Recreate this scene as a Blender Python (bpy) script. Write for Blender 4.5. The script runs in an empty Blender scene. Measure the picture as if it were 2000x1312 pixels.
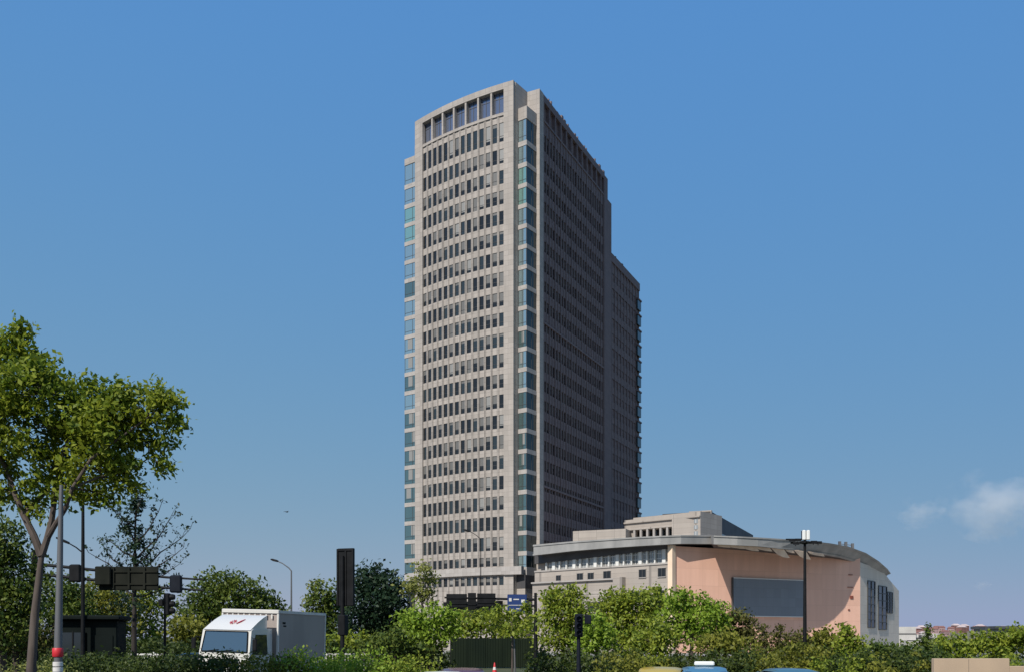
import bpy, math, random
import numpy as np
from mathutils import Vector, Matrix

# ------------------------------------------------------------------ camera, sky, sun, exposure
scene = bpy.context.scene
COL = scene.collection
F, CX, HY, EYE = 1800.0, 1000.0, 1245.0, 2.3
SUN_AZ, SUN_EL = math.radians(32.0), math.radians(43.0)      # sun stands behind the viewer, to the left

cam_data = bpy.data.cameras.new("camera")
cam = bpy.data.objects.new("camera", cam_data)
COL.objects.link(cam)
cam.location = (0, 0, EYE)
cam.rotation_euler = (math.radians(90), 0, 0)
cam_data.sensor_width = 36.0
cam_data.lens = 36.0 * F / 2000.0
cam_data.shift_y = (HY - 656.0) / 2000.0
cam_data.clip_start = 0.5
cam_data.clip_end = 20000.0
scene.camera = cam

world = bpy.data.worlds.new("World")
scene.world = world
world.use_nodes = True
wn = world.node_tree
wn.nodes.clear()
w_out = wn.nodes.new("ShaderNodeOutputWorld")
w_bg = wn.nodes.new("ShaderNodeBackground")
w_sky = wn.nodes.new("ShaderNodeTexSky")
w_sky.sky_type = 'NISHITA'
w_sky.sun_disc = False
w_sky.sun_elevation = SUN_EL
w_sky.sun_rotation = math.radians(180 - 32)
w_sky.altitude = 0
w_sky.air_density = 1.0
w_sky.dust_density = 0.3
w_sky.ozone_density = 10.0
w_bg.inputs['Strength'].default_value = 0.1
# camera response of the photograph: a deeper, more even blue than the raw sky model
w_sep = wn.nodes.new("ShaderNodeSeparateColor")
w_cmb = wn.nodes.new("ShaderNodeCombineColor")
wn.links.new(w_sky.outputs[0], w_sep.inputs[0])
for i_, (g_, k_) in enumerate(((0.56, 0.505), (0.212, 0.428), (-0.15, 0.489))):
    pw_ = wn.nodes.new("ShaderNodeMath"); pw_.operation = 'POWER'; pw_.inputs[1].default_value = g_
    ml_ = wn.nodes.new("ShaderNodeMath"); ml_.operation = 'MULTIPLY'; ml_.inputs[1].default_value = 10.0 * k_ * 0.1 ** g_
    wn.links.new(w_sep.outputs[i_], pw_.inputs[0]); wn.links.new(pw_.outputs[0], ml_.inputs[0]); wn.links.new(ml_.outputs[0], w_cmb.inputs[i_])
wn.links.new(w_cmb.outputs[0], w_bg.inputs[0])
wn.links.new(w_bg.outputs[0], w_out.inputs[0])

S = Vector((-math.sin(SUN_AZ) * math.cos(SUN_EL), -math.cos(SUN_AZ) * math.cos(SUN_EL), math.sin(SUN_EL)))
sun_data = bpy.data.lights.new("sun", 'SUN')
sun_data.energy = 5.0
sun_data.angle = math.radians(0.5)
sun_data.color = (1.0, 0.945, 0.86)
sun = bpy.data.objects.new("sun", sun_data)
COL.objects.link(sun)
sun.rotation_euler = S.to_track_quat('Z', 'Y').to_euler()

scene.cycles.volume_bounces = 6
scene.view_settings.view_transform = 'Standard'
scene.view_settings.look = 'None'
scene.view_settings.exposure = 0.0
scene.view_settings.gamma = 1.0
scene.view_settings.use_curve_mapping = False

rng = random.Random(7)
nrng = np.random.default_rng(11)


def P(px, py, d):
    """world point seen at photo pixel (px, py) at distance d along the view axis"""
    return Vector(((px - CX) / F * d, d, EYE + (HY - py) / F * d))


# ------------------------------------------------------------------ materials
def principled(name, col, rough=0.7, metal=0.0, spec=0.5, coat=0.0):
    m = bpy.data.materials.new(name)
    m.use_nodes = True
    b = m.node_tree.nodes['Principled BSDF']
    b.inputs['Base Color'].default_value = (*col, 1)
    b.inputs['Roughness'].default_value = rough
    b.inputs['Metallic'].default_value = metal
    b.inputs['Specular IOR Level'].default_value = spec
    b.inputs['Coat Weight'].default_value = coat
    b.inputs['Coat Roughness'].default_value = 0.03
    return m


def noisy(name, c1, c2, scale=1.0, rough=0.8, detail=6.0, metal=0.0, bump=0.0, stretch=(1, 1, 1), lo=0.35, hi=0.65, spec=0.4, scale2=None):
    """two colours mixed by object-space noise: weathering, soil, asphalt"""
    m = principled(name, c1, rough, metal, spec)
    nt = m.node_tree
    b = nt.nodes['Principled BSDF']
    tc = nt.nodes.new('ShaderNodeTexCoord')
    mp = nt.nodes.new('ShaderNodeMapping')
    mp.inputs['Scale'].default_value = stretch
    nz = nt.nodes.new('ShaderNodeTexNoise')
    nz.inputs['Scale'].default_value = scale
    nz.inputs['Detail'].default_value = detail
    rp = nt.nodes.new('ShaderNodeValToRGB')
    rp.color_ramp.elements[0].position = lo
    rp.color_ramp.elements[1].position = hi
    rp.color_ramp.elements[0].color = (*c1, 1)
    rp.color_ramp.elements[1].color = (*c2, 1)
    nt.links.new(tc.outputs['Object'], mp.inputs[0])
    nt.links.new(mp.outputs[0], nz.inputs['Vector'])
    nt.links.new(nz.outputs['Fac'], rp.inputs[0])
    nt.links.new(rp.outputs[0], b.inputs['Base Color'])
    if bump:
        bp = nt.nodes.new('ShaderNodeBump')
        bp.inputs['Strength'].default_value = bump
        bp.inputs['Distance'].default_value = 0.05
        nt.links.new(nz.outputs['Fac'], bp.inputs['Height'])
        nt.links.new(bp.outputs[0], b.inputs['Normal'])
    return m


def stone(name, base, dark, joint, pw=1.2, ph=0.9, streak=0.5):
    """cladding panels: joint lines from the object's horizontal run and height, with rain streaks"""
    m = principled(name, base, 0.75, 0, 0.35)
    nt = m.node_tree
    L = nt.links.new
    b = nt.nodes['Principled BSDF']
    tc = nt.nodes.new('ShaderNodeTexCoord')
    sep = nt.nodes.new('ShaderNodeSeparateXYZ')
    L(tc.outputs['Object'], sep.inputs[0])
    add = nt.nodes.new('ShaderNodeMath'); add.operation = 'ADD'
    L(sep.outputs[0], add.inputs[0]); L(sep.outputs[1], add.inputs[1])
    cmb = nt.nodes.new('ShaderNodeCombineXYZ')
    L(add.outputs[0], cmb.inputs[0]); L(sep.outputs[2], cmb.inputs[1])
    br = nt.nodes.new('ShaderNodeTexBrick')
    br.offset = 0.0
    br.inputs['Scale'].default_value = 1.0
    br.inputs['Brick Width'].default_value = pw
    br.inputs['Row Height'].default_value = ph
    br.inputs['Mortar Size'].default_value = 0.022
    br.inputs['Mortar Smooth'].default_value = 0.3
    br.inputs['Bias'].default_value = -0.2
    br.inputs['Color1'].default_value = (*base, 1)
    br.inputs['Color2'].default_value = (*[0.3 * a + 0.7 * c for a, c in zip(base, dark)], 1)
    br.inputs['Mortar'].default_value = (*joint, 1)
    L(cmb.outputs[0], br.inputs['Vector'])
    mp = nt.nodes.new('ShaderNodeMapping'); mp.inputs['Scale'].default_value = (0.55, 0.55, 0.06)
    L(tc.outputs['Object'], mp.inputs[0])
    nz = nt.nodes.new('ShaderNodeTexNoise'); nz.inputs['Scale'].default_value = 1.6; nz.inputs['Detail'].default_value = 7
    L(mp.outputs[0], nz.inputs['Vector'])
    rp = nt.nodes.new('ShaderNodeValToRGB')
    rp.color_ramp.elements[0].position = 0.38; rp.color_ramp.elements[1].position = 0.72
    rp.color_ramp.elements[0].color = (0, 0, 0, 1); rp.color_ramp.elements[1].color = (streak, streak, streak, 1)
    L(nz.outputs['Fac'], rp.inputs[0])
    mx = nt.nodes.new('ShaderNodeMix'); mx.data_type = 'RGBA'
    L(rp.outputs[0], mx.inputs['Factor'])
    L(br.outputs['Color'], mx.inputs[6]); mx.inputs[7].default_value = (*dark, 1)
    L(mx.outputs[2], b.inputs['Base Color'])
    return m


def leafmat(name, c1, c2, c3, trans=0.35):
    """leaf colours spread per leaf, with some light coming through the blade"""
    m = bpy.data.materials.new(name)
    m.use_nodes = True
    nt = m.node_tree
    nt.nodes.clear()
    L = nt.links.new
    out = nt.nodes.new('ShaderNodeOutputMaterial')
    geo = nt.nodes.new('ShaderNodeNewGeometry')
    rp = nt.nodes.new('ShaderNodeValToRGB')
    e = rp.color_ramp.elements
    e[0].position = 0.0; e[0].color = (*c1, 1)
    e[1].position = 1.0; e[1].color = (*c3, 1)
    k = e.new(0.55); k.color = (*c2, 1)
    tc = nt.nodes.new('ShaderNodeTexCoord')
    nz = nt.nodes.new('ShaderNodeTexNoise'); nz.inputs['Scale'].default_value = 0.9; nz.inputs['Detail'].default_value = 2
    L(tc.outputs['Object'], nz.inputs['Vector'])
    ma = nt.nodes.new('ShaderNodeMath'); ma.operation = 'MULTIPLY_ADD'
    L(nz.outputs['Fac'], ma.inputs[0]); ma.inputs[1].default_value = 1.5; ma.inputs[2].default_value = -0.5
    mb = nt.nodes.new('ShaderNodeMath'); mb.operation = 'MULTIPLY_ADD'; mb.use_clamp = True
    L(geo.outputs['Random Per Island'], mb.inputs[0]); mb.inputs[1].default_value = 0.7
    mc = nt.nodes.new('ShaderNodeMath'); mc.operation = 'ADD'; mc.inputs[1].default_value = 0.15
    L(ma.outputs[0], mc.inputs[0]); L(mc.outputs[0], mb.inputs[2])
    L(mb.outputs[0], rp.inputs[0])
    df = nt.nodes.new('ShaderNodeBsdfPrincipled')
    df.inputs['Roughness'].default_value = 0.55
    df.inputs['Specular IOR Level'].default_value = 0.25
    tr = nt.nodes.new('ShaderNodeBsdfTranslucent')
    L(rp.outputs[0], df.inputs['Base Color'])
    L(rp.outputs[0], tr.inputs['Color'])
    mx = nt.nodes.new('ShaderNodeMixShader'); mx.inputs[0].default_value = trans
    L(df.outputs[0], mx.inputs[1]); L(tr.outputs[0], mx.inputs[2])
    L(mx.outputs[0], out.inputs['Surface'])
    return m


M = {}
M['stone'] = stone('tower stone cladding', (0.405, 0.362, 0.325), (0.29, 0.26, 0.232), (0.19, 0.172, 0.158), 1.3, 0.92, 0.7)
M['stone_side_shaded'] = stone('tower side cladding shade tone', (0.185, 0.138, 0.135), (0.14, 0.105, 0.104), (0.105, 0.08, 0.08), 1.3, 0.92, 0.55)  # tower stone darkened and tinted: the side's shade is in the colour
M['stone_pale'] = stone('pale band stone', (0.40, 0.37, 0.345), (0.30, 0.272, 0.25), (0.25, 0.235, 0.22), 1.0, 1.3, 0.4)
M['podium_stone'] = stone('podium stone', (0.39, 0.345, 0.303), (0.285, 0.25, 0.22), (0.22, 0.195, 0.175), 1.8, 0.9, 0.5)
M['fascia'] = noisy('roof fascia metal', (0.24, 0.235, 0.225), (0.33, 0.32, 0.305), 0.5, 0.5, 5, 0.0, stretch=(1, 1, 0.3))
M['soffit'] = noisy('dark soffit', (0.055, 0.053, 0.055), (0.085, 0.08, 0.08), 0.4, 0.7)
M['peach'] = stone('peach painted wall', (0.84, 0.505, 0.375), (0.70, 0.41, 0.30), (0.62, 0.36, 0.265), 4.2, 2.6, 0.6)
M['peach_pale'] = noisy('pale peach edge', (0.80, 0.62, 0.46), (0.72, 0.54, 0.40), 0.5, 0.8)
M['flap'] = noisy('cream awning cloth', (0.80, 0.62, 0.46), (0.66, 0.48, 0.36), 0.8, 0.8)
M['screen'] = stone('unlit screen', (0.215, 0.24, 0.275), (0.18, 0.20, 0.23), (0.16, 0.18, 0.205), 2.1, 1.47, 0.5)
M['grey_wall'] = stone('grey side panels', (0.66, 0.585, 0.50), (0.54, 0.48, 0.41), (0.42, 0.37, 0.32), 2.4, 1.6, 0.4)
M['dark_glass'] = principled('dark window glass', (0.016, 0.017, 0.018), 0.12, 0, 0.6)
M['blind'] = principled('blind behind glass', (0.13, 0.125, 0.115), 0.5, 0, 0.5, 0.6)
M['blind_light'] = principled('light blind behind glass', (0.24, 0.235, 0.22), 0.5, 0, 0.5, 0.6)
M['bay_glass'] = principled('blue reflective bay glass', (0.45, 0.58, 0.585), 0.08, 0.75, 0.6)
M['bay_teal'] = principled('teal reflective bay glass', (0.36, 0.60, 0.52), 0.1, 0.7, 0.6)
M['bay_dark'] = principled('dark reflective bay glass', (0.17, 0.26, 0.255), 0.1, 0.7, 0.6)
M['bay_shade'] = principled('shade-darkened side glass', (0.035, 0.05, 0.052), 0.15, 0.3, 0.5)  # darker copy of the bay glass, shade of the side faces painted in
M['loggia_glass'] = principled('loggia glazing', (0.22, 0.25, 0.33), 0.1, 0.65, 0.6)
M['frame'] = principled('dark window frame', (0.06, 0.06, 0.06), 0.5)
M['frame_pale'] = principled('pale window frame', (0.68, 0.67, 0.64), 0.5)
M['clere_glass'] = principled('clerestory glass', (0.30, 0.315, 0.32), 0.2, 0.2, 0.5)
M['asphalt'] = noisy('asphalt', (0.042, 0.042, 0.043), (0.062, 0.06, 0.058), 2.0, 0.85, 8, bump=0.2)
M['paving'] = noisy('pavement slabs', (0.23, 0.22, 0.2), (0.30, 0.285, 0.26), 1.5, 0.85, 6)
M['grass_soil'] = noisy('grassy ground', (0.035, 0.055, 0.018), (0.09, 0.085, 0.04), 0.4, 0.9, 8)
M['line_white'] = noisy('road paint', (0.7, 0.7, 0.68), (0.5, 0.5, 0.48), 3, 0.6)
M['kerb'] = noisy('kerb stone', (0.3, 0.29, 0.27), (0.22, 0.21, 0.2), 3, 0.8)
M['bark'] = noisy('bark', (0.055, 0.042, 0.035), (0.12, 0.095, 0.08), 5, 0.9, 6, bump=0.5, stretch=(1, 1, 0.2))
M['bark_pale'] = noisy('pale bark', (0.26, 0.2, 0.175), (0.12, 0.09, 0.075), 2.2, 0.9, 6, bump=0.5, stretch=(1, 1, 0.25))
M['bark_dark'] = noisy('dark bark', (0.018, 0.014, 0.012), (0.045, 0.036, 0.03), 5, 0.9, 6, stretch=(1, 1, 0.2))
M['galv'] = noisy('galvanised steel', (0.15, 0.15, 0.155), (0.10, 0.10, 0.105), 2, 0.5, 5, 0.2, stretch=(1, 1, 0.1))
M['black_metal'] = noisy('black painted metal', (0.006, 0.0065, 0.0075), (0.012, 0.0125, 0.014), 3, 0.6, 4, spec=0.15)
M['navy_metal'] = noisy('dark signal housing', (0.006, 0.008, 0.014), (0.011, 0.014, 0.022), 3, 0.6, 4, spec=0.15)
M['sign_back'] = noisy('weathered sign back', (0.010, 0.012, 0.009), (0.02, 0.021, 0.016), 1.2, 0.8, 4, spec=0.1)
M['sign_blue'] = principled('blue sign face', (0.008, 0.03, 0.13), 0.5)
M['white_paint'] = noisy('white paint', (0.66, 0.64, 0.60), (0.56, 0.54, 0.50), 1.0, 0.4, 5)
M['truck_box'] = noisy('shade-greyed box panels', (0.37, 0.315, 0.285), (0.30, 0.26, 0.235), 0.8, 0.45, 5, stretch=(1, 1, 0.4))  # white panels greyed so the colour carries the shade of the side
M['truck_white'] = principled('white cab paint', (0.64, 0.62, 0.57), 0.25, 0, 0.5, 0.5)
M['truck_glass'] = principled('windscreen glass', (0.09, 0.15, 0.21), 0.06, 0.45, 0.6)
M['car_glass'] = principled('car glass', (0.03, 0.04, 0.045), 0.05, 0.3, 0.6)
M['tyre'] = principled('tyre rubber', (0.015, 0.015, 0.015), 0.85)
M['rim'] = principled('wheel rim', (0.4, 0.4, 0.42), 0.35, 0.8)
M['lamp_glass'] = principled('lamp lens', (0.75, 0.75, 0.72), 0.15, 0, 0.6)
M['red'] = principled('red paint', (0.55, 0.02, 0.03), 0.5)
M['red_mark'] = principled('red marking', (0.42, 0.03, 0.05), 0.5)
M['red_brown'] = noisy('rust red clay', (0.26, 0.07, 0.045), (0.17, 0.05, 0.03), 4, 0.8)
M['yellow_car'] = principled('yellow car paint', (0.42, 0.30, 0.03), 0.3, 0, 0.5, 0.6)
M['blue_car'] = principled('blue car paint', (0.06, 0.16, 0.25), 0.3, 0, 0.5, 0.6)
M['teal_car'] = principled('teal car paint', (0.05, 0.12, 0.16), 0.3, 0, 0.5, 0.6)
M['maroon_car'] = principled('maroon car paint', (0.09, 0.035, 0.045), 0.3, 0, 0.5, 0.6)
M['white_car'] = principled('white car paint', (0.75, 0.75, 0.75), 0.3, 0, 0.5, 0.6)
M['dark_car'] = principled('dark car paint', (0.02, 0.03, 0.04), 0.25, 0, 0.5, 0.8)
M['hoarding'] = noisy('dark green sheet metal', (0.005, 0.011, 0.006), (0.010, 0.017, 0.008), 0.8, 0.7, 5, spec=0.15, stretch=(1, 1, 0.4))
M['kiosk'] = noisy('dark green kiosk paint', (0.004, 0.007, 0.0065), (0.007, 0.011, 0.010), 1.0, 0.7, 5, spec=0.1)
M['cream_wall'] = noisy('cream render', (0.47, 0.35, 0.24), (0.40, 0.30, 0.21), 0.6, 0.85, 6)
M['post_green'] = principled('lime painted post', (0.30, 0.36, 0.06), 0.6)
M['house_pink'] = noisy('pink house render', (0.40, 0.26, 0.25), (0.30, 0.2, 0.2), 0.3, 0.9)
M['house_pale'] = noisy('pale house render', (0.55, 0.45, 0.43), (0.42, 0.34, 0.33), 0.3, 0.9)
M['roof_tile'] = noisy('clay roof', (0.25, 0.12, 0.10), (0.18, 0.09, 0.08), 0.5, 0.9)
M['far_white'] = noisy('white sheet cladding', (0.54, 0.52, 0.49), (0.42, 0.40, 0.38), 0.3, 0.7)
M['far_dark'] = principled('far dark openings', (0.06, 0.06, 0.065), 0.6)
M['slate'] = noisy('dark slate roof and wing shade', (0.05, 0.055, 0.065), (0.075, 0.08, 0.09), 0.4, 0.7)
M['bird'] = principled('dark feathers', (0.03, 0.03, 0.035), 0.8)
M['hill'] = noisy('hillside scrub', (0.10, 0.10, 0.07), (0.16, 0.14, 0.1), 0.03, 0.95)

M['leaf_gold'] = leafmat('olive gold leaves', (0.03, 0.07, 0.008), (0.125, 0.185, 0.016), (0.27, 0.31, 0.03), 0.45)
M['leaf_mid'] = leafmat('mid green leaves', (0.04, 0.08, 0.008), (0.135, 0.19, 0.018), (0.27, 0.31, 0.035))
M['leaf_bright'] = leafmat('bright green leaves', (0.07, 0.13, 0.012), (0.17, 0.27, 0.022), (0.28, 0.38, 0.045), 0.4)
M['leaf_lime'] = leafmat('yellow green leaves', (0.09, 0.11, 0.02), (0.18, 0.20, 0.04), (0.28, 0.29, 0.08), 0.4)
M['leaf_dark'] = leafmat('dark evergreen leaves', (0.006, 0.016, 0.008), (0.012, 0.032, 0.015), (0.025, 0.05, 0.02), 0.25)
M['leaf_deep'] = leafmat('deep green leaves', (0.014, 0.034, 0.007), (0.05, 0.085, 0.013), (0.12, 0.155, 0.022), 0.3)
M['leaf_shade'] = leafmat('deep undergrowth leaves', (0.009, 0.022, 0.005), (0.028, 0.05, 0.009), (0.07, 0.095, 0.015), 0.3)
M['leaf_brown'] = leafmat('bronze leaves', (0.026, 0.03, 0.008), (0.062, 0.064, 0.014), (0.115, 0.112, 0.024), 0.3)
M['leaf_olive'] = leafmat('olive leaves', (0.04, 0.058, 0.010), (0.125, 0.14, 0.018), (0.23, 0.23, 0.032), 0.35)


# ------------------------------------------------------------------ mesh helpers
class MB:
    """collects faces (with a material slot each) and links them as ONE mesh object"""
    def __init__(self):
        self.v = []; self.f = []; self.m = []

    def poly(self, pts, mi=0):
        i = len(self.v)
        self.v.extend([tuple(p) for p in pts])
        self.f.append(tuple(range(i, i + len(pts)))); self.m.append(mi)

    def hexa(self, p, mi=0):
        """eight corners: bottom ring 0-3 then top ring 4-7"""
        i = len(self.v)
        self.v.extend([tuple(q) for q in p])
        for q in ((0, 3, 2, 1), (4, 5, 6, 7), (0, 1, 5, 4), (1, 2, 6, 5), (2, 3, 7, 6), (3, 0, 4, 7)):
            self.f.append(tuple(i + k for k in q)); self.m.append(mi)

    def box(self, x0, x1, y0, y1, z0, z1, mi=0, at=(0, 0), rot=0.0):
        c, s = math.cos(rot), math.sin(rot)
        def t(x, y, z): return (at[0] + c * x - s * y, at[1] + s * x + c * y, z)
        self.hexa([t(x0, y0, z0), t(x1, y0, z0), t(x1, y1, z0), t(x0, y1, z0),
                   t(x0, y0, z1), t(x1, y0, z1), t(x1, y1, z1), t(x0, y1, z1)], mi)

    def rbox(self, x0, x1, y0, y1, z0, z1, r=0.04, mi=0, at=(0, 0), rot=0.0):
        """box with chamfered vertical and top edges"""
        c, s = math.cos(rot), math.sin(rot)
        def t(x, y, z): return (at[0] + c * x - s * y, at[1] + s * x + c * y, z)
        def ring(k, z):
            a, b, e, g = x0 + k, x1 - k, y0 + k, y1 - k
            return [t(a + r, e, z), t(b - r, e, z), t(b, e + r, z), t(b, g - r, z), t(b - r, g, z), t(a + r, g, z), t(a, g - r, z), t(a, e + r, z)]
        self.loft([ring(r, z0), ring(0, z0 + r), ring(0, z1 - r), ring(r, z1)], mi, True)

    def loft(self, rings, mi=0, caps=True, closed=True):
        i = len(self.v); n = len(rings[0])
        for r in rings: self.v.extend([tuple(p) for p in r])
        for k in range(len(rings) - 1):
            for j in range(n if closed else n - 1):
                a = i + k * n + j; b = i + k * n + (j + 1) % n
                self.f.append((a, b, b + n, a + n)); self.m.append(mi)
        if caps:
            self.f.append(tuple(i + j for j in reversed(range(n)))); self.m.append(mi)
            e = i + (len(rings) - 1) * n
            self.f.append(tuple(e + j for j in range(n))); self.m.append(mi)

    def tube(self, pts, radii, n=8, mi=0):
        pts = [Vector(p) for p in pts]
        if not isinstance(radii, (list, tuple)): radii = [radii] * len(pts)
        rings = []
        for k, p in enumerate(pts):
            a = pts[max(k - 1, 0)]; b = pts[min(k + 1, len(pts) - 1)]
            d = (b - a).normalized()
            u = d.cross(Vector((0.31, 0.95, 0.07))).normalized()
            w = d.cross(u)
            rings.append([p + (u * math.cos(2 * math.pi * j / n) + w * math.sin(2 * math.pi * j / n)) * radii[k] for j in range(n)])
        self.loft(rings, mi, True)

    def lathe(self, prof, n=16, mi=0, at=(0, 0, 0), axis='z'):
        rings = []
        for r, h in prof:
            ring = []
            for j in range(n):
                a = 2 * math.pi * j / n
                c, s = r * math.cos(a), r * math.sin(a)
                q = (c, s, h) if axis == 'z' else ((h, c, s) if axis == 'x' else (s, h, c))
                ring.append((at[0] + q[0], at[1] + q[1], at[2] + q[2]))
            rings.append(ring)
        self.loft(rings, mi, True)

    def prism(self, poly, z0, z1, mi=0):
        self.loft([[(x, y, z0) for x, y in poly], [(x, y, z1) for x, y in poly]], mi, True)

    def extend(self, other, at=(0, 0, 0), rot=0.0):
        i = len(self.v); c, s = math.cos(rot), math.sin(rot)
        self.v.extend([(at[0] + c * x - s * y, at[1] + s * x + c * y, at[2] + z) for x, y, z in other.v])
        self.f.extend([tuple(i + k for k in f) for f in other.f]); self.m.extend(other.m)

    def mesh(self, name, mats):
        me = bpy.data.meshes.new(name)
        me.from_pydata(self.v, [], self.f)
        for m in (mats if isinstance(mats, (list, tuple)) else [mats]): me.materials.append(m)
        me.polygons.foreach_set('material_index', self.m)
        me.update()
        return me

    def build(self, name, mats, parent=None, smooth=False, loc=(0, 0, 0), rotz=0.0):
        me = self.mesh(name, mats)
        if smooth:
            me.polygons.foreach_set('use_smooth', [True] * len(me.polygons))
            try: me.set_sharp_from_angle(angle=math.radians(40))
            except Exception: pass
        return link(name, me, parent, loc, rotz)


def link(name, me, parent=None, loc=(0, 0, 0), rotz=0.0):
    o = bpy.data.objects.new(name, me)
    COL.objects.link(o)
    o.parent = parent
    o.location = loc
    o.rotation_euler = (0, 0, rotz)
    return o


def thing(name, label, cat, loc=(0, 0, 0), rotz=0.0, group=None):
    o = bpy.data.objects.new(name, None)
    COL.objects.link(o)
    o.empty_display_size = 0.5
    o.location = loc
    o.rotation_euler = (0, 0, rotz)
    return tag(o, label, cat, group)


def tag(o, label, cat, group=None, kind=None):
    o['label'] = label; o['category'] = cat
    if group: o['group'] = group
    if kind: o['kind'] = kind
    return o


def structure(o):
    o['kind'] = 'structure'
    return o


def stuff(o):
    o['kind'] = 'stuff'
    return o


# ------------------------------------------------------------------ ground and roads
g = MB(); g.poly([(-6000, -300, 0), (6000, -300, 0), (6000, 9000, 0), (-6000, 9000, 0)])
structure(g.build('ground', M['grass_soil']))
g = MB(); g.poly([(-300, 4, 0.004), (300, 4, 0.004), (300, 27, 0.004), (-300, 27, 0.004)])
structure(g.build('near_road', M['asphalt']))
g = MB(); g.poly([(-300, 31.5, 0.004), (300, 31.5, 0.004), (300, 46, 0.004), (-300, 46, 0.004)])
structure(g.build('far_road', M['asphalt']))
g = MB()
for y in (11.5, 19.2, 38.6):
    for k in range(-24, 24): g.box(k * 10, k * 10 + 4.5, y, y + 0.15, 0.004, 0.009)
g.box(-300, 300, 4.4, 4.55, 0.004, 0.009); g.box(-300, 300, 26.5, 26.65, 0.004, 0.009)
g.box(-300, 300, 31.9, 32.05, 0.004, 0.009); g.box(-300, 300, 45.5, 45.65, 0.004, 0.009)
structure(g.build('road_markings', M['line_white']))
g = MB(); g.box(-300, 300, 27.0, 27.2, 0, 0.15); g.box(-300, 300, 31.3, 31.5, 0, 0.15); g.box(-300, 300, 46, 46.2, 0, 0.14)
structure(g.build('kerbs', M['kerb']))
g = MB(); g.box(-300, 300, 46.2, 49.5, 0, 0.12)
structure(g.build('pavement', M['paving']))
g = MB(); g.poly([(-60, 118, 0.006), (100, 118, 0.006), (100, 240, 0.006), (-60, 240, 0.006)])
structure(g.build('forecourt', M['paving']))


# ------------------------------------------------------------------ office tower
TROT = math.radians(-35.2)
tower = thing('office_tower', 'tall stone clad office tower with a curved gridded front and dark right side', 'office building', (0.3, 165.0, 0), TROT)
CH, HA = 23.25, math.radians(10.6)
RAD = CH / 2 / math.sin(HA)
VC = RAD * math.cos(HA)


def arc(s, inward=0.0):
    """point and angle on the curved front; s runs 0 (left) .. ARC (right)"""
    th = -HA + s / RAD
    r = RAD - inward
    return (-CH / 2 + r * math.sin(th), VC - r * math.cos(th)), th


ARC = 2 * HA * RAD
PL, PR, NCOL = 2.05, 1.75, 14
PITCH = (ARC - PL - PR) / NCOL
WW = 1.0
ROWS = [(91.65, 95.1), (87.75, 90.35)] + [(86.5 - 3.663 * k - 2.45, 86.5 - 3.663 * k) for k in range(19)] + [(15.25, 16.9)]
GROUND_ROW = (11.85, 13.5)
TOP = 102.0


def window_mb(w, z0, z1, variant, detail=True):
    """recessed window: frame, glass, blind drawn to one of several heights"""
    b = MB(); h = z1 - z0
    hw = w / 2
    fr = 0.06
    for (a, c, e, f_) in ((-hw, -hw + fr, 0, h), (hw - fr, hw, 0, h)): b.box(a, c, 0.0, 0.08, e, f_, 0)
    b.box(-hw + fr, hw - fr, 0.0, 0.08, 0, fr, 0); b.box(-hw + fr, hw - fr, 0.0, 0.08, h - fr, h, 0)
    zt = h * 0.3
    b.box(-hw + fr, hw - fr, 0.01, 0.07, zt, zt + 0.05, 0)
    bl = {0: 0.0, 1: 0.35, 2: 0.62, 3: 1.0, 4: 0.8, 5: 0.0, 6: 0.18}[variant]
    zb = h - fr - (h - 2 * fr) * bl
    if bl > 0: b.poly([(-hw + fr, 0.05, zb), (hw - fr, 0.05, zb), (hw - fr, 0.05, h - fr), (-hw + fr, 0.05, h - fr)], 2 if variant != 4 else 3)
    if bl < 1: b.poly([(-hw + fr, 0.05, fr), (hw - fr, 0.05, fr), (hw - fr, 0.05, zb), (-hw + fr, 0.05, zb)], 4 if variant in (5, 6) else 1)
    return b


M['tint_glass'] = principled('tinted window glass', (0.06, 0.075, 0.08), 0.1, 0.55, 0.6)
WMATS = [M['frame'], M['dark_glass'], M['blind'], M['blind_light'], M['tint_glass']]
tw = MB()                                              # front cladding
edges = [0.0]
for c in range(NCOL + 1):
    if c == 0: s0, s1 = 0.0, PL + (PITCH - WW) / 2
    elif c == NCOL: s0, s1 = PL + PITCH * c - (PITCH - WW) / 2, ARC
    else: s0, s1 = PL + PITCH * c - (PITCH - WW) / 2, PL + PITCH * c + (PITCH - WW) / 2
    p, th = arc((s0 + s1) / 2)
    hw = (s1 - s0) / 2
    ztop = 96.3
    if c in (0, NCOL): ztop = TOP
    d0 = -0.12 if c in (0, NCOL) else (0.0 if c % 2 == 0 else 0.03)
    if 0 < c < NCOL:
        # each pier is two narrow stones with a groove between them
        tw.box(-hw, -0.05, d0, 0.55, 9.2, ztop, 0, p, th); tw.box(0.05, hw, d0 + 0.02, 0.55, 9.2, ztop, 0, p, th)
        tw.box(-0.05, 0.05, 0.17, 0.5, 9.2, ztop, 0, p, th)
    else:
        tw.box(-hw, hw, d0, 0.55, 0, ztop, 0, p, th)
col_s = [PL + PITCH * (c + 0.5) for c in range(NCOL)]
zr = [r for r in ROWS] + [GROUND_ROW]
for c in range(NCOL):
    p, th = arc(col_s[c])
    h = WW / 2 + 0.04
    zs = 96.25
    for (a, b_) in zr:
        tw.box(-h, h, 0.15, 0.5, b_, zs, 0, p, th)
        zs = a
    tw.box(-h, h, 0.15, 0.5, 9.2, zs, 0, p, th)
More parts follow.
